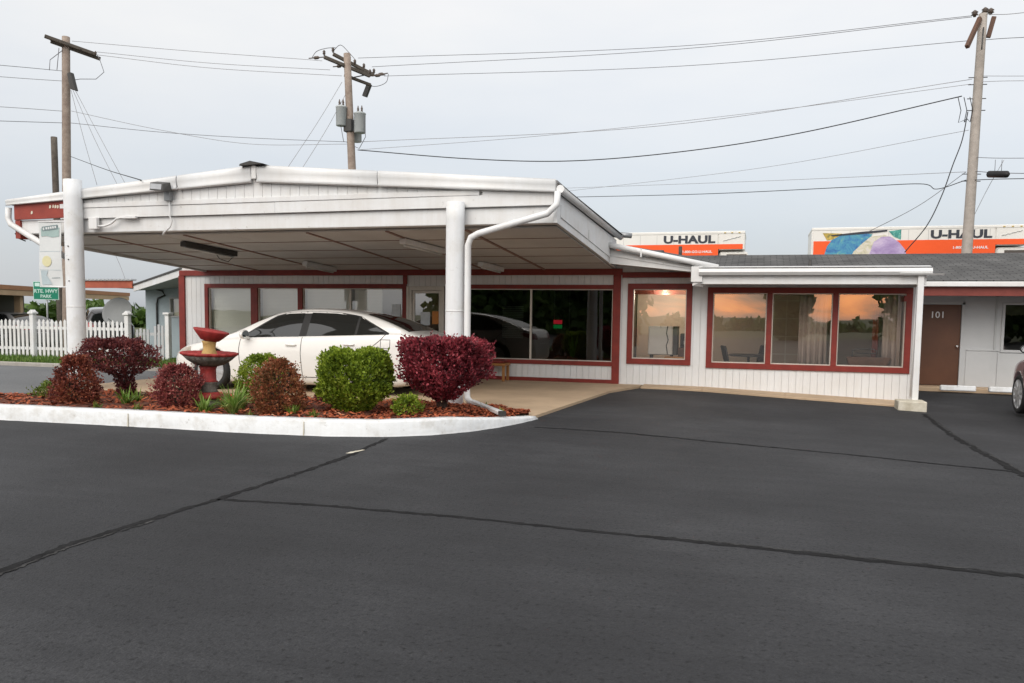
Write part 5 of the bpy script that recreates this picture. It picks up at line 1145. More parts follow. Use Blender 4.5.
# ------------------------------------------------------------------ picket fence
def fpt(u): # along the fence line from left to right
    A, B = Vector((-34, 19.9, 0)), Vector((-18.72, 21.05, 0)); return A.lerp(B, u)
fen = thing('picket_fence', (-24, 20.8, 0), 'long white picket fence with capped posts behind the grass verge', 'fence')
b = MB(); A, B = fpt(0), fpt(1); d = (B-A).normalized(); nrm = Vector((-d.y, d.x, 0)); Lf = (B-A).length
k = 0; s = 0.06
def picket(bb, p, w, h0, h1):
    e = d*w/2; q = nrm*.011
    base = [p-e-q, p+e-q, p+e+q, p-e+q]
    lo = [v+Vector((0,0,h0)) for v in base]; hi = [v+Vector((0,0,h1-.06)) for v in base]; tp = [p-q+Vector((0,0,h1)), p+q+Vector((0,0,h1))]
    V = [bb.bm.verts.new(v) for v in lo+hi+tp]
    for f in ((0,1,5,8,4),(2,3,7,9,6),(1,2,6,5),(3,0,4,7),(4,8,9,7),(5,6,9,8),(0,3,2,1)):
        bb.bm.faces.new([V[i] for i in f])
rp = random.Random(4)
while s < Lf-.05:
    picket(b, A+d*s, .085, .06, 1.24+rp.uniform(-.02, .02)); s += .158
b.build('pickets', M['white'], fen)
b = MB()
for z in (.32, .98): b.bar(A+nrm*.03+Vector((0,0,z)), B+nrm*.03+Vector((0,0,z)), .04, .09)
b.build('rails', M['white'], fen)
for u in (.05, .29, .535, .775, 1.0):
    p = fpt(u)
    b = MB(); b.box(p.x-.075, p.x+.075, p.y-.12, p.y+.03, -.03, 1.42); po = b.build('post', M['white'], fen, bevel=.01)
    b = MB(); b.box(p.x-.11, p.x+.11, p.y-.155, p.y+.065, 1.42, 1.48); b.prism([(p.x-.09, 1.48), (p.x+.09, 1.48), (p.x+.0, 1.56)], p.y-.135, p.y+.045); b.build('cap', M['white'], po, bevel=.008)
gt = thing('fence_gate', (-17.2, 21.5, 0), 'weathered grey picket gate and white capped post beside the blue grey house', 'gate')
b = MB()
for k in range(9): 
    x = -18.55+k*.135
    if k == 4: continue
    b.box(x, x+.085, 21.15, 21.175, .05, 1.0+.12*(k > 3)+rp.uniform(-.03, .03))
b.box(-18.6, -17.3, 21.178, 21.21, .25, .34); b.box(-18.6, -17.3, 21.178, 21.21, .8, .89); b.build('pickets', M['lgrey'], gt)
b = MB(); b.box(-17.31, -17.17, 20.95, 21.1, -.03, 1.45); b.box(-17.35, -17.13, 20.91, 21.14, 1.45, 1.52); b.build('post', M['white'], gt, bevel=.01)

# ------------------------------------------------------------------ left house
ho = thing('blue_grey_house', (-22, 26, 0), 'blue grey house with red fascia and white raked roof edge left of the office', 'house')
HX_ = -20.35; HY_ = 23.7
b = MB(); x0, x1 = -19.35, -17.6
b.box(HX_, x0, HY_, HY_+.12, -.1, 2.6); b.box(x1, -14.9, HY_, HY_+.12, -.1, 2.6); b.box(x0, x1, HY_, HY_+.12, -.1, 1.36); b.box(x0, x1, HY_, HY_+.12, 2.04, 2.6)
b.box(HX_, HX_+.12, HY_+.121, 29, -.1, 2.6); b.box(HX_+.12, -15, 28.9, 29, -.1, 2.6); b.build('wall', M['bluegrey'], ho)
b = MB(); b.box(x0, x1, HY_-.03, HY_+.1, 1.36, 1.41); b.box(x0, x1, HY_-.03, HY_+.1, 1.99, 2.04); b.box(x0, x0+.05, HY_-.03, HY_+.1, 1.41, 1.99); b.box(x1-.05, x1, HY_-.03, HY_+.1, 1.41, 1.99); w_ = b.build('window', M['grey'], ho)
b = MB(); b.face([(x0+.05, HY_+.05, 1.41), (x1-.05, HY_+.05, 1.41), (x1-.05, HY_+.05, 1.99), (x0+.05, HY_+.05, 1.99)]); b.build('pane', M['glass_light'], w_)
b = MB(); b.box(x0+.05, x1-.05, HY_+.14, HY_+.16, 1.41, 1.99); b.build('shade', M['cream'], w_)
# sloping breezeway roof edge rising towards the office
A = Vector((HX_-.1, 23.25, 2.22)); B = Vector((-14.2, 18.75, 2.70)); up = Vector((0, 0, .19)); n_ = Vector((.62, .78, 0))
b = MB(); b.hexa([A, B, B+n_*.05, A+n_*.05, A+up, B+up, B+n_*.05+up, A+n_*.05+up]); b.build('white_fascia', M['white'], ho)
b = MB(); q = [A+n_*.06+Vector((0,0,.03)), B+n_*.06+Vector((0,0,.03)), Vector((-14.8, 29, 2.72)), Vector((HX_-.05, 29, 2.60))]; b.hexa(q+[v+Vector((0,0,.12)) for v in q]); b.build('roof', M['grey'], ho)
b = MB(); b.bar(A+up+Vector((0,0,.03)), B+up+Vector((0,0,.03)), .06, .05); b.build('drip_edge', M['dark'], ho)
b = MB(); b.box(HX_-2.75, HX_-.11, 23.2, 23.25, 2.33, 2.58); b.build('red_fascia', M['orange_red'], ho)
b = MB(); b.box(HX_-2.7, HX_-.12, 23.26, 28.9, 2.40, 2.5); b.build('lean_to_roof', M['grey'], ho)
b = MB(); 
b.box(HX_-2.75, HX_-.11, 23.14, 23.4, 2.585, 2.60)
for k in range(17): b.box(HX_-2.75+k*.162, HX_-2.75+k*.162+.07, 23.13, 23.4, 2.601, 2.64)
b.build('corrugated_edge', M['lgrey'], ho)
b = MB(); b.tube([(HX_+.5,HY_-.04,2.3),(HX_+.75,HY_-.06,2.25),(HX_+.85,HY_-.05,2.1),(HX_+.55,HY_-.05,2.0),(HX_+.5,HY_-.05,1.8),(HX_+.5,HY_-.05,.7)], .03, 6); b.build('conduit', M['dark'], ho)
# satellite dish on the house corner
t = thing('satellite_dish', (-21.9, 23.9, 0), 'large grey satellite dish behind the picket fence beside the blue grey house', 'satellite dish')
b = MB(); tl = Matrix.Rotation(.25, 3, 'Z') @ Matrix.Rotation(PI/2-.35, 3, 'X')
prd = [(.03, -.12)] + [(.52*i/8, -.12+.12*(i/8)**2) for i in range(1, 9)] + [(.53, .012), (.5, .012)] + [(.52*i/8, -.1+.12*(i/8)**2) for i in range(7, 0, -1)] + [(.02, -.1)]
b.lathe(prd, (-21.47, 23.6, 1.52), 36, tilt=tl); b.build('reflector', M['dish'], t)
b = MB(); b.tube([(-21.47, 23.75, 1.4), (-21.47, 23.8, .6), (-21.47, 23.8, -.05)], .035, 8); b.build('mast', M['grey_metal'], t)
b = MB(); b.tube([(-21.47, 23.55, 1.05), (-21.42, 23.1, 1.3)], .015, 6); b.build('feed_arm', M['grey_metal'], t)

# tan building far left with carport
tb = thing('tan_building', (-33, 34, 0), 'long low tan building with orange trim and shaded carport at the far left', 'building')
A, B = Vector((-26.5, 21.5, 0)), Vector((-34.0, 39.5, 0)); A, B = Vector((-25.2, 18.0-.0, 0)), Vector((-32.4, 36.5, 0))
A = Vector((-28.4, 25.1, 0)); B = Vector((-32.4, 36.5, 0)); d = (B-A).normalized(); A = A-d*9; n_ = Vector((-d.y, d.x, 0))
def lb(b, s0, s1, o0, o1, z0, z1):
    q = [A+d*s0+n_*o0, A+d*s1+n_*o0, A+d*s1+n_*o1, A+d*s0+n_*o1]
    b.hexa([v+Vector((0,0,z0)) for v in q]+[v+Vector((0,0,z1)) for v in q])
Lt = (B-A).length
b = MB(); lb(b, 0, Lt, 0, .1, 2.12, 2.33); b.build('fascia', M['tan'], tb)
b = MB(); lb(b, 0, Lt+.05, -.03, 6, 2.34, 2.52); b.build('roof', M['orange_trim'], tb)
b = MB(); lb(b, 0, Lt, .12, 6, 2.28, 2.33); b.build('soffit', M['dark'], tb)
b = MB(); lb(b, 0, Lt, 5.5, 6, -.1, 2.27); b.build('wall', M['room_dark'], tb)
for s in (3.5, 10.9, 14.5, Lt-.3):
    b = MB(); lb(b, s, s+.22, .25, .5, -.1, 2.27); b.build('post', M['tan'], tb)
# green road sign
t = thing('road_sign', (-25.8, 24.6, 0), 'green road direction sign with white lettering above the picket fence', 'road sign')
R1 = Matrix.Rotation(.30, 4, 'Z')
def sg(x, y, z): return Vector((-25.35, 24.35, 0)) + (R1 @ Vector((x, y, z)))
b = MB(); b.hexa([sg(-.47,0,1.93),sg(.47,0,1.93),sg(.47,.02,1.93),sg(-.47,.02,1.93),sg(-.47,0,2.6),sg(.47,0,2.6),sg(.47,.02,2.6),sg(-.47,.02,2.6)]); b.build('panel', M['sign_white'], t)
b = MB(); b.hexa([sg(-.45,-.005,1.95),sg(.45,-.005,1.95),sg(.45,-.001,1.95),sg(-.45,-.001,1.95),sg(-.45,-.005,2.58),sg(.45,-.005,2.58),sg(.45,-.001,2.58),sg(-.45,-.001,2.58)]); b.build('green_face', M['sign_green'], t)
b = MB(); b.hexa([sg(-.40,-.012,2.42),sg(-.22,-.012,2.42),sg(-.22,-.008,2.42),sg(-.40,-.008,2.42),sg(-.40,-.012,2.55),sg(-.22,-.012,2.55),sg(-.22,-.008,2.55),sg(-.40,-.008,2.55)]); b.build('emblem', M['sign_white'], t)
for k, (tx, zz, xx, sz) in enumerate((('HISTORIC', 2.44, .12, .15), ('RTE. HWY', 2.24, 0, .19), ('PARK', 2.05, 0, .17))):
    text_mesh(tx, sz, M['sign_white'], 'lettering', t, Matrix.Translation(sg(xx, -.012, zz)) @ R1 @ FACE_CAM, bold=.004)
b = MB(); b.tube([sg(0,.05,-.05), sg(0,.05,2.5)], .035, 6); b.build('post', M['grey_metal'], t)
# red roadside flag / small sign behind the fence
t = thing('red_sign', (-23.95, 24.2, 0), 'small red sign with a white cross mark behind the picket fence', 'sign')
b = MB(); b.box(-24.22, -23.70, 24.2, 24.22, 1.36, 1.62); b.build('panel', M['red_fascia'], t)
text_mesh('X', .2, M['letter_white'], 'lettering', t, Matrix.Translation((-23.96, 24.195, 1.49)) @ FACE_CAM, bold=.006)
b = MB(); b.tube([(-23.96, 24.25, -.05), (-23.96, 24.25, 1.6)], .025, 6); b.build('post', M['grey_metal'], t)

# ------------------------------------------------------------------ trees
def tree(name, x, y, h, r, m, lbl, n, leaf, seed, trunk_r=.12, clumps=14, base=.35, group=None):
    rr = random.Random(seed); t = thing(name, (x, y, gz(x, y)), lbl, 'tree', group); z0 = gz(x, y)
    b = MB(); b.tube([(x, y, z0-.1), (x+.05*h*.2, y, z0+h*.3), (x, y+.03*h, z0+h*.75)], [trunk_r, trunk_r*.7, trunk_r*.25], 8)
    cl = []
    for k in range(clumps):
        a = rr.uniform(0, 2*PI); tt = rr.uniform(base, .95); R_ = r*math.sin(PI*(tt-base+.1)/(1.15-base))*rr.uniform(.3, .95)
        c = Vector((x+math.cos(a)*R_, y+math.sin(a)*R_, z0+h*tt)); cl.append((c, r*rr.uniform(.22, .42)))
        b.tube([(x, y, z0+h*max(.25, tt-.3)), (x+math.cos(a)*R_*.5, y+math.sin(a)*R_*.5, z0+h*(tt-.1)), c], [trunk_r*.4, trunk_r*.25, trunk_r*.08], 5)
    b.build('trunk', M['bark'], t)
    b = MB()
    for k in range(n):
        c, cr = rr.choice(cl); v = Vector((rr.gauss(0, 1), rr.gauss(0, 1), rr.gauss(0, .75))).normalized()*cr*rr.random()**.4
        d_ = Vector((rr.uniform(-1, 1), rr.uniform(-1, 1), rr.uniform(-1, 1))).normalized(); s = d_.cross(Vector((rr.random(), rr.random(), rr.random()))).normalized(); L_ = leaf*rr.uniform(.6, 1.3)
        p = c+v; b.face([p, p+d_*L_*.5+s*L_*.35, p+d_*L_, p+d_*L_*.5-s*L_*.35])
    b.build('crown', m, t, fix=False)
tree('small_tree', -24.9, 33, 4.4, 1.3, M['lf_tree'], 'small bright green tree rising behind the blue grey house', 2600, .16, 3, base=.5)
rr = random.Random(8); b = MB()
for k in range(9000):
    u = rr.random(); X_ = -105+75*u; hh = 1.7+.5*math.sin(X_*.35)+.3*math.sin(X_*1.1); zz = hh*rr.random()**.7
    p = Vector((X_, 68+rr.uniform(-3, 3), zz)); d_ = Vector((rr.uniform(-1, 1), rr.uniform(-1, 1), rr.uniform(-1, 1))).normalized(); s = d_.cross(Vector((rr.random(), rr.random(), rr.random()))).normalized(); L_ = rr.uniform(.5, 1.2)
    b.face([p, p+d_*L_*.5+s*L_*.35, p+d_*L_, p+d_*L_*.5-s*L_*.35])
tag(b.build('far_trees', M['lf_tree'], fix=False), kind='stuff', label='low far-off line of trees on the left horizon')
# wood on the far side of the road, behind the photographer (shows only as a reflection)
rr = random.Random(21); b = MB(); cl = []
for k in range(210):
    x = rr.uniform(-27, -10.0); cl.append((Vector((x, rr.uniform(-38, -27), rr.uniform(.2, 8.5 if x < -12 else 6))), rr.uniform(1.0, 2.2)))
for k in range(26): cl.append((Vector((rr.uniform(1.2, 3.2), -33+rr.uniform(-1, 1), rr.uniform(.5, 6))), rr.uniform(.5, 1.0)))
for k in range(60): cl.append((Vector((rr.uniform(-12, 14), -70+rr.uniform(-3, 3), rr.uniform(-.8, .6))), rr.uniform(.6, 1.2)))
for k in range(60): cl.append((Vector((rr.uniform(8.5, 40), -30+rr.uniform(-3, 3), rr.uniform(.5, 6))), rr.uniform(.8, 1.8)))
for k in range(42000):
    c, cr = cl[k % len(cl)]; v = Vector((rr.gauss(0, 1), rr.gauss(0, 1), rr.gauss(0, 1))).normalized()*cr*rr.random()**.4
    d_ = Vector((rr.uniform(-1, 1), rr.uniform(-1, 1), rr.uniform(-1, 1))).normalized(); s = d_.cross(Vector((rr.random(), rr.random(), rr.random()))).normalized(); L_ = rr.uniform(.45, 1.0)
    p = c+v; b.face([p, p+d_*L_*.5+s*L_*.35, p+d_*L_, p+d_*L_*.5-s*L_*.35])
tag(b.build('roadside_wood', M['lf_wood'], fix=False), kind='stuff', label='dark roadside trees mirrored in the lobby window')

# ------------------------------------------------------------------ box trucks behind the wing
def truck(x0, x1, y0, ztop, lbl, art):
    gl = .95; W_ = 2.3; t = thing('box_truck', ((x0+x1)/2, y0+W_/2, gl), lbl, 'truck', 'moving trucks parked behind the guest-room wing')
    zb = gl+.95; at = ztop-.68      # attic overhangs the cab
    xa = x1-.92
    b = MB(); b.box(x0, xa, y0, y0+W_, zb, ztop-.06); b.box(xa, x1, y0, y0+W_, at, ztop-.06); box = b.build('cargo_box', M['truck_white'], t, bevel=.03)
    b = MB(); b.box(x0-.01, x1+.015, y0-.012, y0+W_+.01, ztop-.11, ztop); b.box(x0-.015, x0+.05, y0-.012, y0+.05, zb, ztop-.11); b.box(x1-.06, x1+.012, y0-.012, y0+.05, at, ztop-.11); b.build('corner_rail', M['truck_white'], box, bevel=.02)
    st = ztop-.47
    b = MB(); b.box(x0+.06, xa, y0-.006, y0-.001, zb+.05, st); b.box(xa, x1-.06, y0-.006, y0-.001, at+.03, st); b.build('orange_stripe', M['truck_orange'], box)
    b = MB()
    k_ = x0+.62
    while k_ < xa-.1: b.box(k_, k_+.010, y0-.004, y0-.0005, zb+.05, ztop-.12); k_ += .62
    b.build('panel_seams', M['grey'], box)
    b = MB()
    for k in range(3): b.box(xa+.2+.25*k, xa+.26+.25*k, y0-.03, y0-.013, ztop-.075, ztop-.045)
    b.build('marker_lamps', M['art_yellow'], box)
    lx = x1-1.97
    text_mesh('U-HAUL', .37, M['ink'], 'lettering', box, Matrix.Translation((lx, y0-.009, ztop-.30)) @ FACE_CAM, bold=.017, sx=1.36, spacing=1.02)
    text_mesh('1-800-GO-U-HAUL', .12, M['letter_white'], 'lettering', box, Matrix.Translation((lx+.3, y0-.010, ztop-.74)) @ FACE_CAM, bold=.003, sx=1.1)
    b = MB(); pts = [(x1-.75+.06*i, y0-.012, ztop-.36+.016*i+.015*math.sin(i*2.6)) for i in range(11)]
    b.tube(pts, .009, 4); b.build('script_mark', M['grey'], box)
    if art:
        ax = x0+.35; L_ = 2.6; zb_ = ztop-1.0
        def poly(nm, m, P, lift):
            q = MB(); q.prism([(ax+u*L_, ztop-.16-v*.9) for u, v in P], y0-lift-.002, y0-lift); q.build(nm, m, box)
        poly('mural', M['art_yellow'], [(.0, .03), (.25, .06), (.15, .28), (.06, .32)], .008)
        poly('mural', M['art_blue'], [(.02, 1), (.06, .55), (.12, .3), (.22, .14), (.5, .05), (.62, .1), (.58, .4), (.5, .75), (.48, 1)], .012)
        poly('mural', M['art_cream'], [(.36, 1), (.40, .75), (.5, .45), (.6, .2), (.76, .12), (.88, .25), (.95, .5), (.98, 1)], .016)
        poly('mural', M['art_purple'], [(.58, 1), (.64, .4), (.74, .20), (.84, .20), (.95, .42), (1.03, .72), (1.05, 1)], .02)
        poly('mural', M['art_teal'], [(.82, .0), (.97, -.06), (.97, .32), (.88, .2)], .008)
        poly('mural', M['ink'], [(.1, .12), (.5, .0), (.8, -.06), (.8, .0), (.5, .09), (.12, .16)], .024)
    # cab, wheels, mirrors (behind the roof from here)
    b = MB(); b.prism([(xa+.05, gl+.55), (x1+.95, gl+.55), (x1+.95, gl+1.25), (x1+.55, gl+1.4), (x1+.1, at-.05), (xa+.05, at-.05)], y0+.1, y0+W_-.1); cab = b.build('cab', M['truck_white'], t, bevel=.05)
    b = MB(); b.prism([(xa+.3, gl+1.45), (x1+.42, gl+1.45), (x1+.08, at-.15), (xa+.3, at-.15)], y0+.09, y0+.098); b.build('side_window', M['car_glass'], cab)
    b = MB(); b.box(x0+.1, xa, y0+.3, y0+W_-.3, gl+.5, zb-.01); b.build('chassis', M['dark'], t)
    for x in (x0+1.2, x1+.2):
        for y in (y0+.15, y0+W_-.15):
            b = MB(); b.lathe([(.2, -.13), (.4, -.13), (.42, -.1), (.42, .1), (.4, .13), (.2, .13)], (x, y, gl+.42), 28, tilt=Matrix.Rotation(PI/2, 3, 'X')); w_ = b.build('wheel', M['black'], t)
            b = MB(); b.lathe([(.2, -.12), (.21, .0), (.2, .12)], (x, y, gl+.42), 20, tilt=Matrix.Rotation(PI/2, 3, 'X')); b.build('rim', M['rim'], w_)
truck(-6.8, -.56, 31.0, 4.72, 'white moving truck with orange stripe seen between the canopy and the guest-room roof', False)
truck(1.72, 8.4, 31.0, 4.78, 'white moving truck with a blue and purple mural behind the leaning pole on the right', True)

# ------------------------------------------------------------------ utility poles and cables
def pole(base, topp, r0, r1, lbl, m):
    t = thing('utility_pole', base, lbl, 'utility pole', 'weathered wooden utility poles')
    b = MB(); bv, tv = Vector(base), Vector(topp); n = 8
    b.tube([bv.lerp(tv, i/n) + Vector((0,0,-.2 if i == 0 else 0)) for i in range(n+1)], [r0+(r1-r0)*i/n for i in range(n+1)], 14); b.build('pole', m, t); return t
def insul(t, p, r=.05, h=.16):
    b = MB(); b.lathe([(r*.4, 0), (r*.5, h*.2), (r, h*.3), (r*.6, h*.5), (r, h*.65), (r*.55, h*.85), (r*.2, h)], p, 10); b.build('insulator', M['insul'], t)
WIRES = [
 ('upper primary conductor from the left pole top to the middle pole', 'wire_pale', 0.012, [(-24.4, 24.93, 11.37), (-20.25, 26.14, 11.06), (-16.38, 27.27, 10.82), (-15.24, 26.86, 10.55)]),
 ('second primary conductor from the left crossarm end to the middle pole', 'wire_pale', 0.012, [(-23.82, 25.5, 11.11), (-19.53, 26.32, 10.63), (-15.11, 27.19, 10.32)]),
 ('third primary conductor, lowest of the three between left and middle pole', 'wire_pale', 0.012, [(-23.81, 25.49, 11.0), (-19.52, 26.3, 10.45), (-14.69, 27.3, 10.11)]),
 ('topmost primary conductor from the middle pole to the right pole', 'wire', 0.012, [(-14.59, 28.35, 11.04), (-2.88, 29.2, 10.81), (6.1, 28.75, 10.88)]),
 ('second primary conductor from the middle pole to the right pole top', 'wire', 0.012, [(-14.08, 28.47, 10.72), (-2.87, 29.2, 10.71), (5.93, 28.69, 10.82)]),
 ('lowest primary conductor from the middle pole to the right crossarm', 'wire', 0.012, [(-13.86, 29.05, 10.53), (-2.85, 29.16, 10.13), (5.81, 28.59, 10.09)]),
 ('topmost conductor leaving the frame right of the right pole', 'wire_pale', 0.012, [(6.28, 28.8, 10.91), (6.76, 27.87, 10.55), (7.47, 25.94, 9.98)]),
 ('conductor leaving the right pole crossarm at the right edge', 'wire', 0.012, [(6.33, 28.75, 10.13), (6.78, 27.82, 9.85), (7.5, 25.89, 9.23)]),
 ('upper of the two pale cables leaving the right pole midway', 'wire_pale', 0.01, [(6.23, 28.63, 9.03), (6.82, 27.74, 8.74), (7.54, 25.81, 8.16)]),
 ('lower of the two pale cables leaving the right pole midway', 'wire_pale', 0.01, [(6.2, 28.61, 8.85), (6.82, 27.73, 8.6), (7.54, 25.8, 8.03)]),
 ('upper conductor leaving the left pole to the left edge', 'wire', 0.012, [(-24.67, 24.75, 10.27), (-24.44, 22.69, 9.81), (-24.16, 19.58, 9.1)]),
 ('second conductor leaving the left pole to the left edge', 'wire_pale', 0.012, [(-24.7, 24.72, 9.91), (-24.43, 22.67, 9.43), (-24.15, 19.55, 8.74)]),
 ('third cable leaving the left pole to the left edge', 'wire_pale', 0.012, [(-24.66, 24.64, 8.81), (-24.39, 22.59, 8.41), (-24.12, 19.49, 7.8)]),
 ('lowest cable leaving the left pole to the left edge', 'wire', 0.013, [(-24.64, 24.61, 8.38), (-24.37, 22.56, 7.95), (-24.1, 19.45, 7.31)]),
 ('neutral cable sagging from the left pole to the middle pole', 'wire_pale', 0.011, [(-24.34, 24.74, 8.82), (-21.2, 25.62, 8.17), (-18.03, 26.53, 7.7), (-14.63, 27.54, 7.74)]),
 ('lower neutral cable between left and middle pole', 'wire', 0.012, [(-24.33, 24.7, 8.38), (-21.2, 25.61, 8.09), (-18.03, 26.54, 7.92), (-14.63, 27.55, 7.82)]),
 ('pale neutral cable from the middle pole rising to the right pole', 'wire_pale', 0.012, [(-14.28, 27.65, 7.82), (-3.37, 28.3, 7.97), (6.0, 28.56, 8.93)]),
 ('pale communication cable just under the neutral cable', 'wire_pale', 0.01, [(-14.27, 27.63, 7.53), (-7.61, 28.6, 7.91), (-0.17, 28.76, 8.35), (5.97, 28.54, 8.78)]),
 ('thick black twisted cable sagging from the middle pole to the right pole', 'wire_black', 0.022, [(-14.23, 27.64, 7.53), (-9.95, 27.84, 7.07), (-6.41, 28.15, 6.91), (-2.69, 28.33, 7.09), (1.09, 28.44, 7.54), (5.72, 28.43, 8.41)]),
 ('thin pale cable rising to the right pole over the moving trucks', 'wire_pale', 0.01, [(-9.47, 39.54, 7.61), (-0.13, 33.93, 7.43), (5.96, 28.42, 7.38)]),
 ('faint grey cable running level behind the trucks', 'wire_pale', 0.011, [(-11.45, 43.2, 8.36), (-0.12, 36.02, 7.26), (5.92, 28.3, 6.11)]),
 ('black cable running level over the trucks to the right pole', 'wire_black', 0.017, [(-10.86, 39.1, 7.3), (-2.48, 35.26, 6.69), (2.95, 31.62, 6.25), (4.96, 30.1, 6.06), (5.37, 29.58, 5.8), (5.93, 28.28, 5.86)]),
 ('black service drop looping from the right pole to the roof', 'wire_black', 0.02, [(5.91, 28.45, 7.93), (5.68, 27.88, 6.99), (5.35, 27.3, 6.16), (4.99, 26.7, 5.21), (4.53, 26.06, 4.29), (3.88, 25.39, 3.48)]),
 ('thin grey wire slanting from the right pole to the truck mural', 'wire', 0.012, [(5.92, 28.3, 6.11), (4.7, 28.39, 5.16), (3.3, 28.43, 4.38)]),
 ('grey cable at the right edge carrying the black splice', 'wire', 0.013, [(6.09, 28.36, 6.14), (6.64, 27.45, 5.91), (7.63, 25.62, 5.54)]),
 ('upper thin cable right of the pole at the right edge', 'wire', 0.011, [(6.11, 28.4, 6.56), (6.62, 27.48, 6.34), (7.61, 25.66, 5.97)]),
 ('lower black cable leaving the right pole at the right edge', 'wire_black', 0.015, [(6.07, 28.33, 5.86), (6.64, 27.44, 5.73), (7.63, 25.62, 5.43)]),
 ('steel guy wire right of the pole at the right edge', 'wire_pale', 0.01, [(6.79, 27.74, 6.33), (6.47, 28.0, 5.56), (6.14, 28.25, 4.65)]),
 ('short service cable from the left pole to the canopy roof', 'wire_black', 0.013, [(-24.35, 24.6, 7.18), (-18.46, 19.95, 5.68), (-10.9, 12.65, 3.94)]),
 ('leftmost steel guy wire beside the left pole', 'wire_pale', 0.011, [(-24.37, 24.79, 9.58), (-23.85, 24.8, 7.77), (-23.34, 24.82, 6.13)]),
 ('middle steel guy wire beside the left pole', 'wire_pale', 0.011, [(-24.34, 24.81, 9.66), (-23.46, 24.91, 7.77), (-22.52, 25.04, 5.96)]),
 ('rightmost steel guy wire beside the left pole', 'wire_pale', 0.011, [(-24.3, 24.82, 9.73), (-23.29, 24.97, 7.88), (-22.32, 25.12, 6.14)]),
 ('left steel guy wire of the middle pole', 'wire_pale', 0.012, [(-14.88, 27.65, 10.0), (-15.41, 26.84, 8.42), (-16.17, 25.94, 6.59)]),
 ('right steel guy wire of the middle pole', 'wire_pale', 0.012, [(-14.73, 27.66, 9.57), (-15.12, 26.9, 8.13), (-15.7, 26.08, 6.53)]),
 ('thin guy wire seen below the canopy by the small tree', 'wire_pale', 0.011, [(-22.69, 24.82, 3.77), (-22.43, 24.85, 3.22), (-22.2, 24.87, 2.64)]),
]
LT = Vector((-24.61, 24.87, 11.51))
LA0 = Vector((-24.86, 24.26, 11.34))
LA1 = Vector((-23.89, 25.57, 11.03))
LB = Vector((-24.07, 24.59, 9.86))
MT = Vector((-14.74, 27.78, 11.03))
MB_ = Vector((-14.43, 27.54, 6.98))
MA0 = Vector((-15.28, 27.07, 10.75))
MA1 = Vector((-14.14, 28.43, 10.38))
MC0 = Vector((-15.33, 27.81, 11.08))
MC1 = Vector((-14.23, 28.94, 10.56))
T0 = Vector((-14.79, 27.47, 8.70))
T1 = Vector((-14.13, 27.64, 8.46))
T2 = Vector((-14.53, 28.13, 8.19))
RT = Vector((6.25, 28.79, 10.91))
RB = Vector((6.03, 28.14, 3.74))
RA0 = Vector((6.14, 28.64, 10.75))
RA1 = Vector((5.72, 28.12, 9.77))
RC0 = Vector((6.52, 29.08, 10.90))
RC1 = Vector((6.35, 29.09, 10.29))
SP0 = Vector((6.38, 27.80, 5.94))
SP1 = Vector((6.78, 27.07, 5.80))
L2T = Vector((-27.40, 26.94, 8.49))
L2B = Vector((-27.27, 26.77, 5.97))
FU0 = Vector((-24.11, 24.58, 9.94))
LJ0 = Vector((-23.55, 25.34, 10.75))
LJ1 = Vector((-23.39, 25.35, 10.31))
LJ2 = Vector((-23.58, 25.16, 10.02))
LJ3 = Vector((-23.99, 24.83, 9.96))
LK0 = Vector((-24.62, 24.73, 11.01))
LK1 = Vector((-24.97, 24.48, 10.61))
LK2 = Vector((-24.90, 24.37, 10.21))
LK3 = Vector((-24.68, 24.61, 11.05))
LK4 = Vector((-24.72, 24.53, 10.25))
def crom(P, n=10):
    out = []
    for i in range(len(P)-1):
        p0 = P[max(i-1, 0)] if i > 0 else P[0]*2-P[1]; p1, p2 = P[i], P[i+1]; p3 = P[i+2] if i+2 < len(P) else P[-1]*2-P[-2]
        for k in range(n):
            t = k/n; out.append(.5*((2*p1)+(p2-p0)*t+(2*p0-5*p1+4*p2-p3)*t*t+(3*p1-p0-3*p2+p3)*t**3))
    return out+[P[-1]]
def foot(a, c):
    d = c-a; k = (0-a.z)/d.z; p = a+d*k; return (p.x, p.y, gz(p.x, p.y)-.02)
PL = pole((LT.x+.15, LT.y-.5, -.03), LT, .17, .135, 'weathered pole with one tilted crossarm at the far left, behind the canopy', M['pole_wood'])
def xarm(t, a, c, w=.10, h=.12, m='arm_wood'):
    b = MB(); b.bar(a, c, w, h); b.build('crossarm', M[m], t, bevel=.01)
xarm(PL, LA0+Vector((0,-.10,0)), LA1+Vector((0,-.10,0))); xarm(PL, LA0+Vector((0,.16,-.10)), LA1+Vector((0,.16,-.10)))
for k in (.05, .3, .5, .75, .97):
    p = LA0.lerp(LA1, k); b = MB(); b.tube([p+Vector((0,-.2,0)), p+Vector((0,.2,-.1))], .02, 6); b.build('bolt', M['dark'], PL)
b = MB(); b.hexa([LB+Vector(v) for v in ((-.06,-.1,-.33),(.16,-.1,-.40),(.16,.1,-.40),(-.06,.1,-.33),(-.2,-.1,.24),(-.03,-.1,.28),(-.03,.1,.28),(-.2,.1,.24))]); b.build('switch_box', M['dark'], PL, bevel=.03)
b = MB(); b.tube([LA1, LJ0, LJ1, LJ2, LJ3, LB], .012, 6); b.tube([LK0, LK1, LK2], .012, 6); b.tube([LK3, LK4], .012, 6); b.build('jumper_wire', M['wire'], PL)
insul(PL, LA1+Vector((.03,-.1,-.05)), .05, .16)
PS = pole((L2B.x+.1, L2B.y, -.03), L2T, .13, .12, 'short dark bare pole stub left of the crossarmed left pole', M['arm_wood'])
PM = pole(foot(MT, MB_), MT, .17, .13, 'weathered pole with grey transformers in the middle, rising behind the canopy roof', M['pole_wood'])
xarm(PM, MA0, MA1); xarm(PM, MC0, MC1)
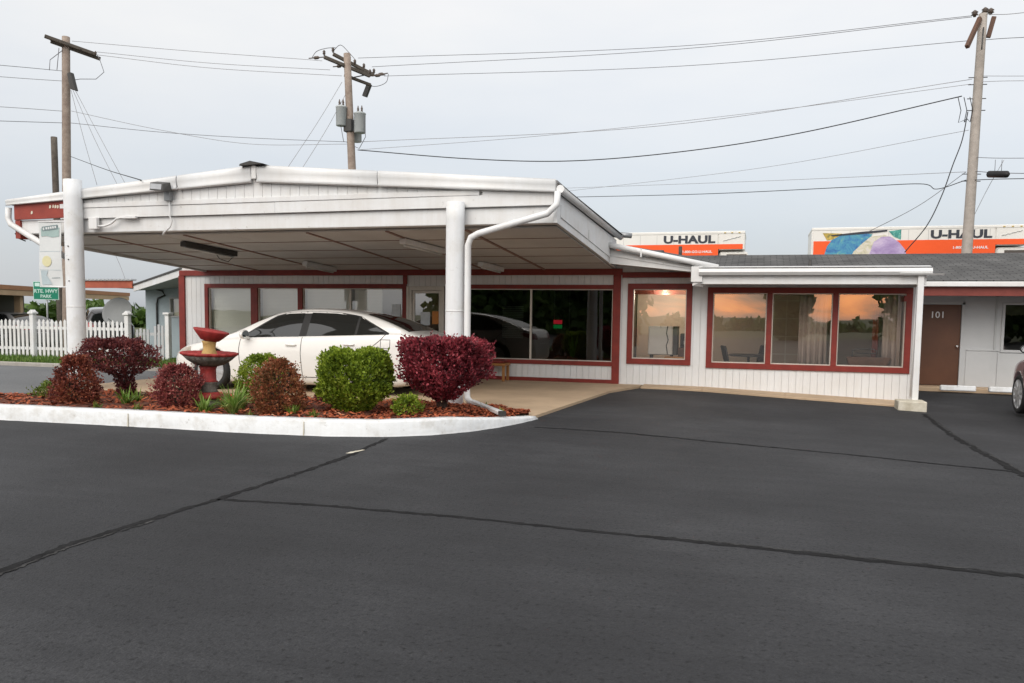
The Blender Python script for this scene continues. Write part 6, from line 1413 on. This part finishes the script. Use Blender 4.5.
xarm(PM, MA0.lerp(MA1,.35)+Vector((.05,.2,-.35)), MA1+Vector((-.1,.25,-.25)), .09, .1)
b = MB(); b.tube([MA0+(MA1-MA0)*.18, MT.lerp(MB_, .14)], .022, 6); b.tube([MA1-(MA1-MA0)*.1+Vector((0,0,-.03)), MT.lerp(MB_, .22)], .022, 6); b.build('arm_brace', M['dark'], PM)
for p in (MA0, MA0.lerp(MA1,.5)+Vector((.3,0,0)), MA1, MC0, MC0.lerp(MC1,.4), MC0.lerp(MC1,.75), MC1): insul(PM, p+Vector((0,0,.05)), .06, .2)
for (p, q) in ((MA0, (-1, 0)), (MA1, (1, .0)), (MC1, (1, -.1)), (MA0.lerp(MA1, .45), (-.8, 0))):
    b = MB(); e = p+Vector((q[0]*.62, q[1], .0)); b.tube([p, p.lerp(e,.3), p.lerp(e,.4), p.lerp(e,.6), p.lerp(e,.7), e], [.02,.02,.06,.06,.02,.02], 8); b.build('strain_insulator', M['insul'], PM)
b = MB(); b.tube(crom([MA0+Vector((-.5,0,0)), MA0+Vector((-.3,0,.22)), MA0+Vector((.1,0,.30)), MC0+Vector((.1,0,.22))], 5), .011, 6); b.tube(crom([MC0+Vector((0,0,.1)), MC0+Vector((.3,0,.30)), MC0.lerp(MC1,.3)+Vector((.1,0,.32)), MC0.lerp(MC1,.55)+Vector((0,0,.2))], 5), .011, 6)
b.tube(crom([MC1+Vector((.6,0,0)), MC1+Vector((.5,0,-.3)), MC1+Vector((.1,0,-.42)), MC1+Vector((-.3,0,-.35))], 5), .011, 6); b.build('jumper_wire', M['wire'], PM)
b = MB(); b.hexa([MC1+Vector(v) for v in ((-.45,-.1,-.75),(-.3,-.1,-.8),(-.3,.05,-.8),(-.45,.05,-.75),(-.25,-.1,-.3),(-.1,-.1,-.35),(-.1,.05,-.35),(-.25,.05,-.3))]); b.build('fuse_cutout', M['dark'], PM)
for p, r, h in ((T0, .19, .62), (T1, .21, .64), (T2, .2, .5)):
    b = MB(); b.lathe([(r*.92, -h/2-.02), (r, -h/2), (r, h/2), (r*1.06, h/2+.01), (r*1.06, h/2+.05), (r*.5, h/2+.1), (.03, h/2+.12)], p+Vector((0,-.05,0)), 20); tr = b.build('transformer', M['tank'], PM)
    for dx in (-.07, .08):
        q = p+Vector((dx, -.05, h/2+.08)); b = MB(); b.lathe([(.03, 0), (.045, .04), (.03, .08), (.045, .12), (.03, .16), (.012, .24)], q, 8); b.build('bushing', M['insul'], tr)
b = MB(); mm = MT.lerp(MB_, .62); b.box(mm.x-.16, mm.x+.16, mm.y-.22, mm.y+.22, mm.z-.35, mm.z+.1); b.build('mounting_bracket', M['dark'], PM, bevel=.02)
b = MB(); b.tube([T0+Vector((.0,-.1,-.3)), T0+Vector((.12,-.1,-.9)), MT.lerp(MB_,.8)], .012, 6); b.tube([T1+Vector((.2,-.1,.2)), T1+Vector((.25,-.1,-.5)), T1+Vector((0,-.1,-.9)), MT.lerp(MB_,.82)], .012, 6); b.build('drop_lead', M['wire'], PM)
PR = pole(foot(RT, RB), RT, .165, .12, 'tall pale leaning pole with two steep crossarms on the right, before the mural truck', M['pole_pale'])
xarm(PR, RA0, RA1, .11, .13, 'brown'); xarm(PR, RC0+Vector((.1,0,0)), RC1+Vector((.14,0,0)), .11, .13, 'brown')
b = MB(); b.tube([RA0+Vector((.1,-.05,-.3)), RA1+Vector((.4,0,-.1))], .02, 6); b.tube([RC0+Vector((-.1,0,-.3)), RC1+Vector((-.05,0,-.55))], .02, 6); b.build('arm_brace', M['dark'], PR)
for p in (RA0+Vector((-.15,0,.05)), RT+Vector((.05,0,.0)), RC0+Vector((0,0,.07))): insul(PR, p, .10, .2)
for k in (.27, .30, .36, .41, .68, .71): 
    p = RT.lerp(RB, k); b = MB(); b.tube([p+Vector((-.28,0,.02)), p+Vector((.24,0,0))], .014, 6); b.build('bolt', M['dark'], PR)
b = MB()
for k in range(3): b.tube([RT.lerp(RB,.35)+Vector((-.55+.16*k,-.1,-.02)), RT.lerp(RB,.38)+Vector((-.45+.16*k,-.1,-.2)), RT.lerp(RB,.41)+Vector((-.5+.16*k,-.1,-.35)), RT.lerp(RB,.43)+Vector((-.25,-.05,-.1))], .012, 5)
b.build('splice_leads', M['wire_black'], PR)
t = thing('cable_splice', SP0.lerp(SP1, .5), 'fat black splice case hanging on the cable right of the right pole', 'splice case')
b = MB(); d = SP1-SP0; b.tube([SP0, SP0+d*.06, SP0+d*.1, SP1-d*.1, SP1-d*.06, SP1], [.03, .06, .10, .10, .06, .03], 12); b.build('case', M['wire_black'], t)
b = MB(); b.tube([SP0.lerp(SP1,.35)+Vector((0,0,.05)), SP0.lerp(SP1,.35)+Vector((0,0,.42))], .008, 5); b.tube([SP0.lerp(SP1,.65)+Vector((0,0,.05)), SP0.lerp(SP1,.65)+Vector((0,0,.42))], .008, 5); b.build('hanger', M['wire'], t)

for lbl, m, r, P in WIRES:
    P = [Vector(p) for p in P]; b = MB(); b.tube(crom(P), r*.78, 5)
    nm = 'guy_wire' if 'guy wire' in lbl else 'overhead_cable'
    o = b.build(nm, M[m], off=P[0]); tag(o, lbl, 'guy wire' if nm == 'guy_wire' else 'cable', 'overhead cables and guys')

# ------------------------------------------------------------------ world, sun, camera
world = bpy.data.worlds.new('World'); scene.world = world; world.use_nodes = True
nt = world.node_tree; nt.nodes.clear(); wo = N(nt, 'ShaderNodeOutputWorld')
SUN_EL, SUN_AZ = math.radians(42), math.radians(190)     # azimuth clockwise from +Y: behind the camera
sky = N(nt, 'ShaderNodeTexSky'); sky.sky_type = 'NISHITA'; sky.sun_disc = False; sky.sun_elevation = SUN_EL; sky.sun_rotation = SUN_AZ; sky.dust_density = 4.0
bg1 = N(nt, 'ShaderNodeBackground', Strength=0.05); L(nt, sky, 'Color', bg1, 'Color')
tc = N(nt, 'ShaderNodeTexCoord'); sp = N(nt, 'ShaderNodeSeparateXYZ'); L(nt, tc, 'Generated', sp, 'Vector')
rm = ramp(nt, [(0.0, (.10, .10, .11)), (.495, (.22, .23, .25)), (.505, (.51, .535, .56)), (.55, (.565, .58, .60)), (.60, (.665, .665, .66)), (.65, (.785, .765, .725)), (.69, (.86, .825, .77)), (.80, (.89, .86, .81)), (1.0, (.95, .93, .90))])
ma = N(nt, 'ShaderNodeMath', operation='MULTIPLY_ADD'); ma.inputs[1].default_value = .5; ma.inputs[2].default_value = .5
L(nt, sp, 'Z', ma, 0); L(nt, ma, 'Value', rm, 'Fac')
# soft cloud mottling
mp = N(nt, 'ShaderNodeMapping'); mp.inputs['Scale'].default_value = (1.2, 1.2, 4.0); L(nt, tc, 'Generated', mp, 'Vector')
nz = N(nt, 'ShaderNodeTexNoise', Scale=2.0, Detail=5.0, Roughness=.55); L(nt, mp, 'Vector', nz, 'Vector')
cl_ = ramp(nt, [(.3, (.93, .95, .98)), (.7, (1.05, 1.04, 1.03))]); L(nt, nz, 'Fac', cl_, 'Fac')
mu = N(nt, 'ShaderNodeMix', data_type='RGBA', blend_type='MULTIPLY'); mu.inputs['Factor'].default_value = 1
nt.links.new(rm.outputs['Color'], mu.inputs[6]); nt.links.new(cl_.outputs['Color'], mu.inputs[7])
# brighter half of the sky behind the camera, and the sunset low on that side
bh = N(nt, 'ShaderNodeMapRange'); bh.inputs['From Min'].default_value = .1; bh.inputs['From Max'].default_value = -.9; bh.inputs['To Min'].default_value = 1.0; bh.inputs['To Max'].default_value = 1.75; L(nt, sp, 'Y', bh, 'Value')
vm = N(nt, 'ShaderNodeVectorMath', operation='SCALE'); nt.links.new(mu.outputs[2], vm.inputs[0]); L(nt, bh, 'Result', vm, 'Scale')
az = N(nt, 'ShaderNodeMapRange'); az.inputs['From Min'].default_value = -.935; az.inputs['From Max'].default_value = -.985; L(nt, sp, 'Y', az, 'Value')
zz = ramp(nt, [(0.0, (0, 0, 0)), (.497, (0, 0, 0)), (.502, (1, 1, 1)), (.53, (.8, .8, .8)), (.57, (0, 0, 0))]); L(nt, ma, 'Value', zz, 'Fac')
mp2 = N(nt, 'ShaderNodeMapping'); mp2.inputs['Scale'].default_value = (7, 7, 26); mp2.inputs['Rotation'].default_value = (0, .12, 0); L(nt, tc, 'Generated', mp2, 'Vector')
nz2 = N(nt, 'ShaderNodeTexNoise', Scale=1.0, Detail=5.0, Roughness=.6, Distortion=.6); L(nt, mp2, 'Vector', nz2, 'Vector')
oc = ramp(nt, [(.38, (.25, .20, .20)), (.46, (1.15, .66, .46)), (.58, (2.7, 1.05, .45)), (.72, (4.4, 1.6, .5))]); L(nt, nz2, 'Fac', oc, 'Fac')
m1 = N(nt, 'ShaderNodeMath', operation='MULTIPLY'); L(nt, az, 'Result', m1, 0); L(nt, zz, 'Color', m1, 1)
mx = N(nt, 'ShaderNodeMix', data_type='RGBA'); L(nt, m1, 'Value', mx, 'Factor'); nt.links.new(vm.outputs['Vector'], mx.inputs[6]); nt.links.new(oc.outputs['Color'], mx.inputs[7])
bg2 = N(nt, 'ShaderNodeBackground', Strength=1.0); nt.links.new(mx.outputs[2], bg2.inputs['Color'])
ad = N(nt, 'ShaderNodeAddShader'); L(nt, bg1, 'Background', ad, 0); L(nt, bg2, 'Background', ad, 1); L(nt, ad, 'Shader', wo, 'Surface')

sl = bpy.data.lights.new('Sun', 'SUN'); sl.energy = 1.25; sl.angle = math.radians(40); sl.color = (1.0, .975, .945)
so = bpy.data.objects.new('Sun', sl); COL.objects.link(so)
sd_ = Vector((math.sin(SUN_AZ)*math.cos(SUN_EL), math.cos(SUN_AZ)*math.cos(SUN_EL), math.sin(SUN_EL)))
so.rotation_euler = sd_.to_track_quat('Z', 'Y').to_euler(); so.location = (0, -20, 30)

cam = bpy.data.cameras.new('Camera'); co = bpy.data.objects.new('Camera', cam); COL.objects.link(co); scene.camera = co
F = 820.0; cam.sensor_width = 36; cam.lens = F/1024*36; cam.shift_y = (380-341.5)/1024; cam.clip_end = 6000; cam.clip_start = .05
pitch = math.atan(64/F); yaw = math.radians(16.6); roll = .013
F0 = Vector((-math.sin(yaw), math.cos(yaw), 0)); R0 = Vector((math.cos(yaw), math.sin(yaw), 0)); U0 = Vector((0, 0, 1))
Fv = F0*math.cos(pitch)-U0*math.sin(pitch); U1 = U0*math.cos(pitch)+F0*math.sin(pitch)
Rv = R0*math.cos(roll)+U1*math.sin(roll); Uv = U1*math.cos(roll)-R0*math.sin(roll)
co.matrix_world = Matrix(((Rv.x, Uv.x, -Fv.x, 0), (Rv.y, Uv.y, -Fv.y, 0), (Rv.z, Uv.z, -Fv.z, 1.55), (0, 0, 0, 1)))
scene.view_settings.view_transform = 'Standard'; scene.view_settings.look = 'None'; scene.view_settings.gamma = 1; scene.view_settings.exposure = 0.0
scene.cycles.max_bounces = 8; scene.cycles.transparent_max_bounces = 12
# the lit ceiling bulb in the small window really lights its room
pl = bpy.data.lights.new('CeilingBulb', 'POINT'); pl.energy = 45; pl.shadow_soft_size = .08; pl.color = (1.0, .82, .64)
po = bpy.data.objects.new('CeilingBulb', pl); COL.objects.link(po); po.location = (-2.18, 20.2, 2.08)
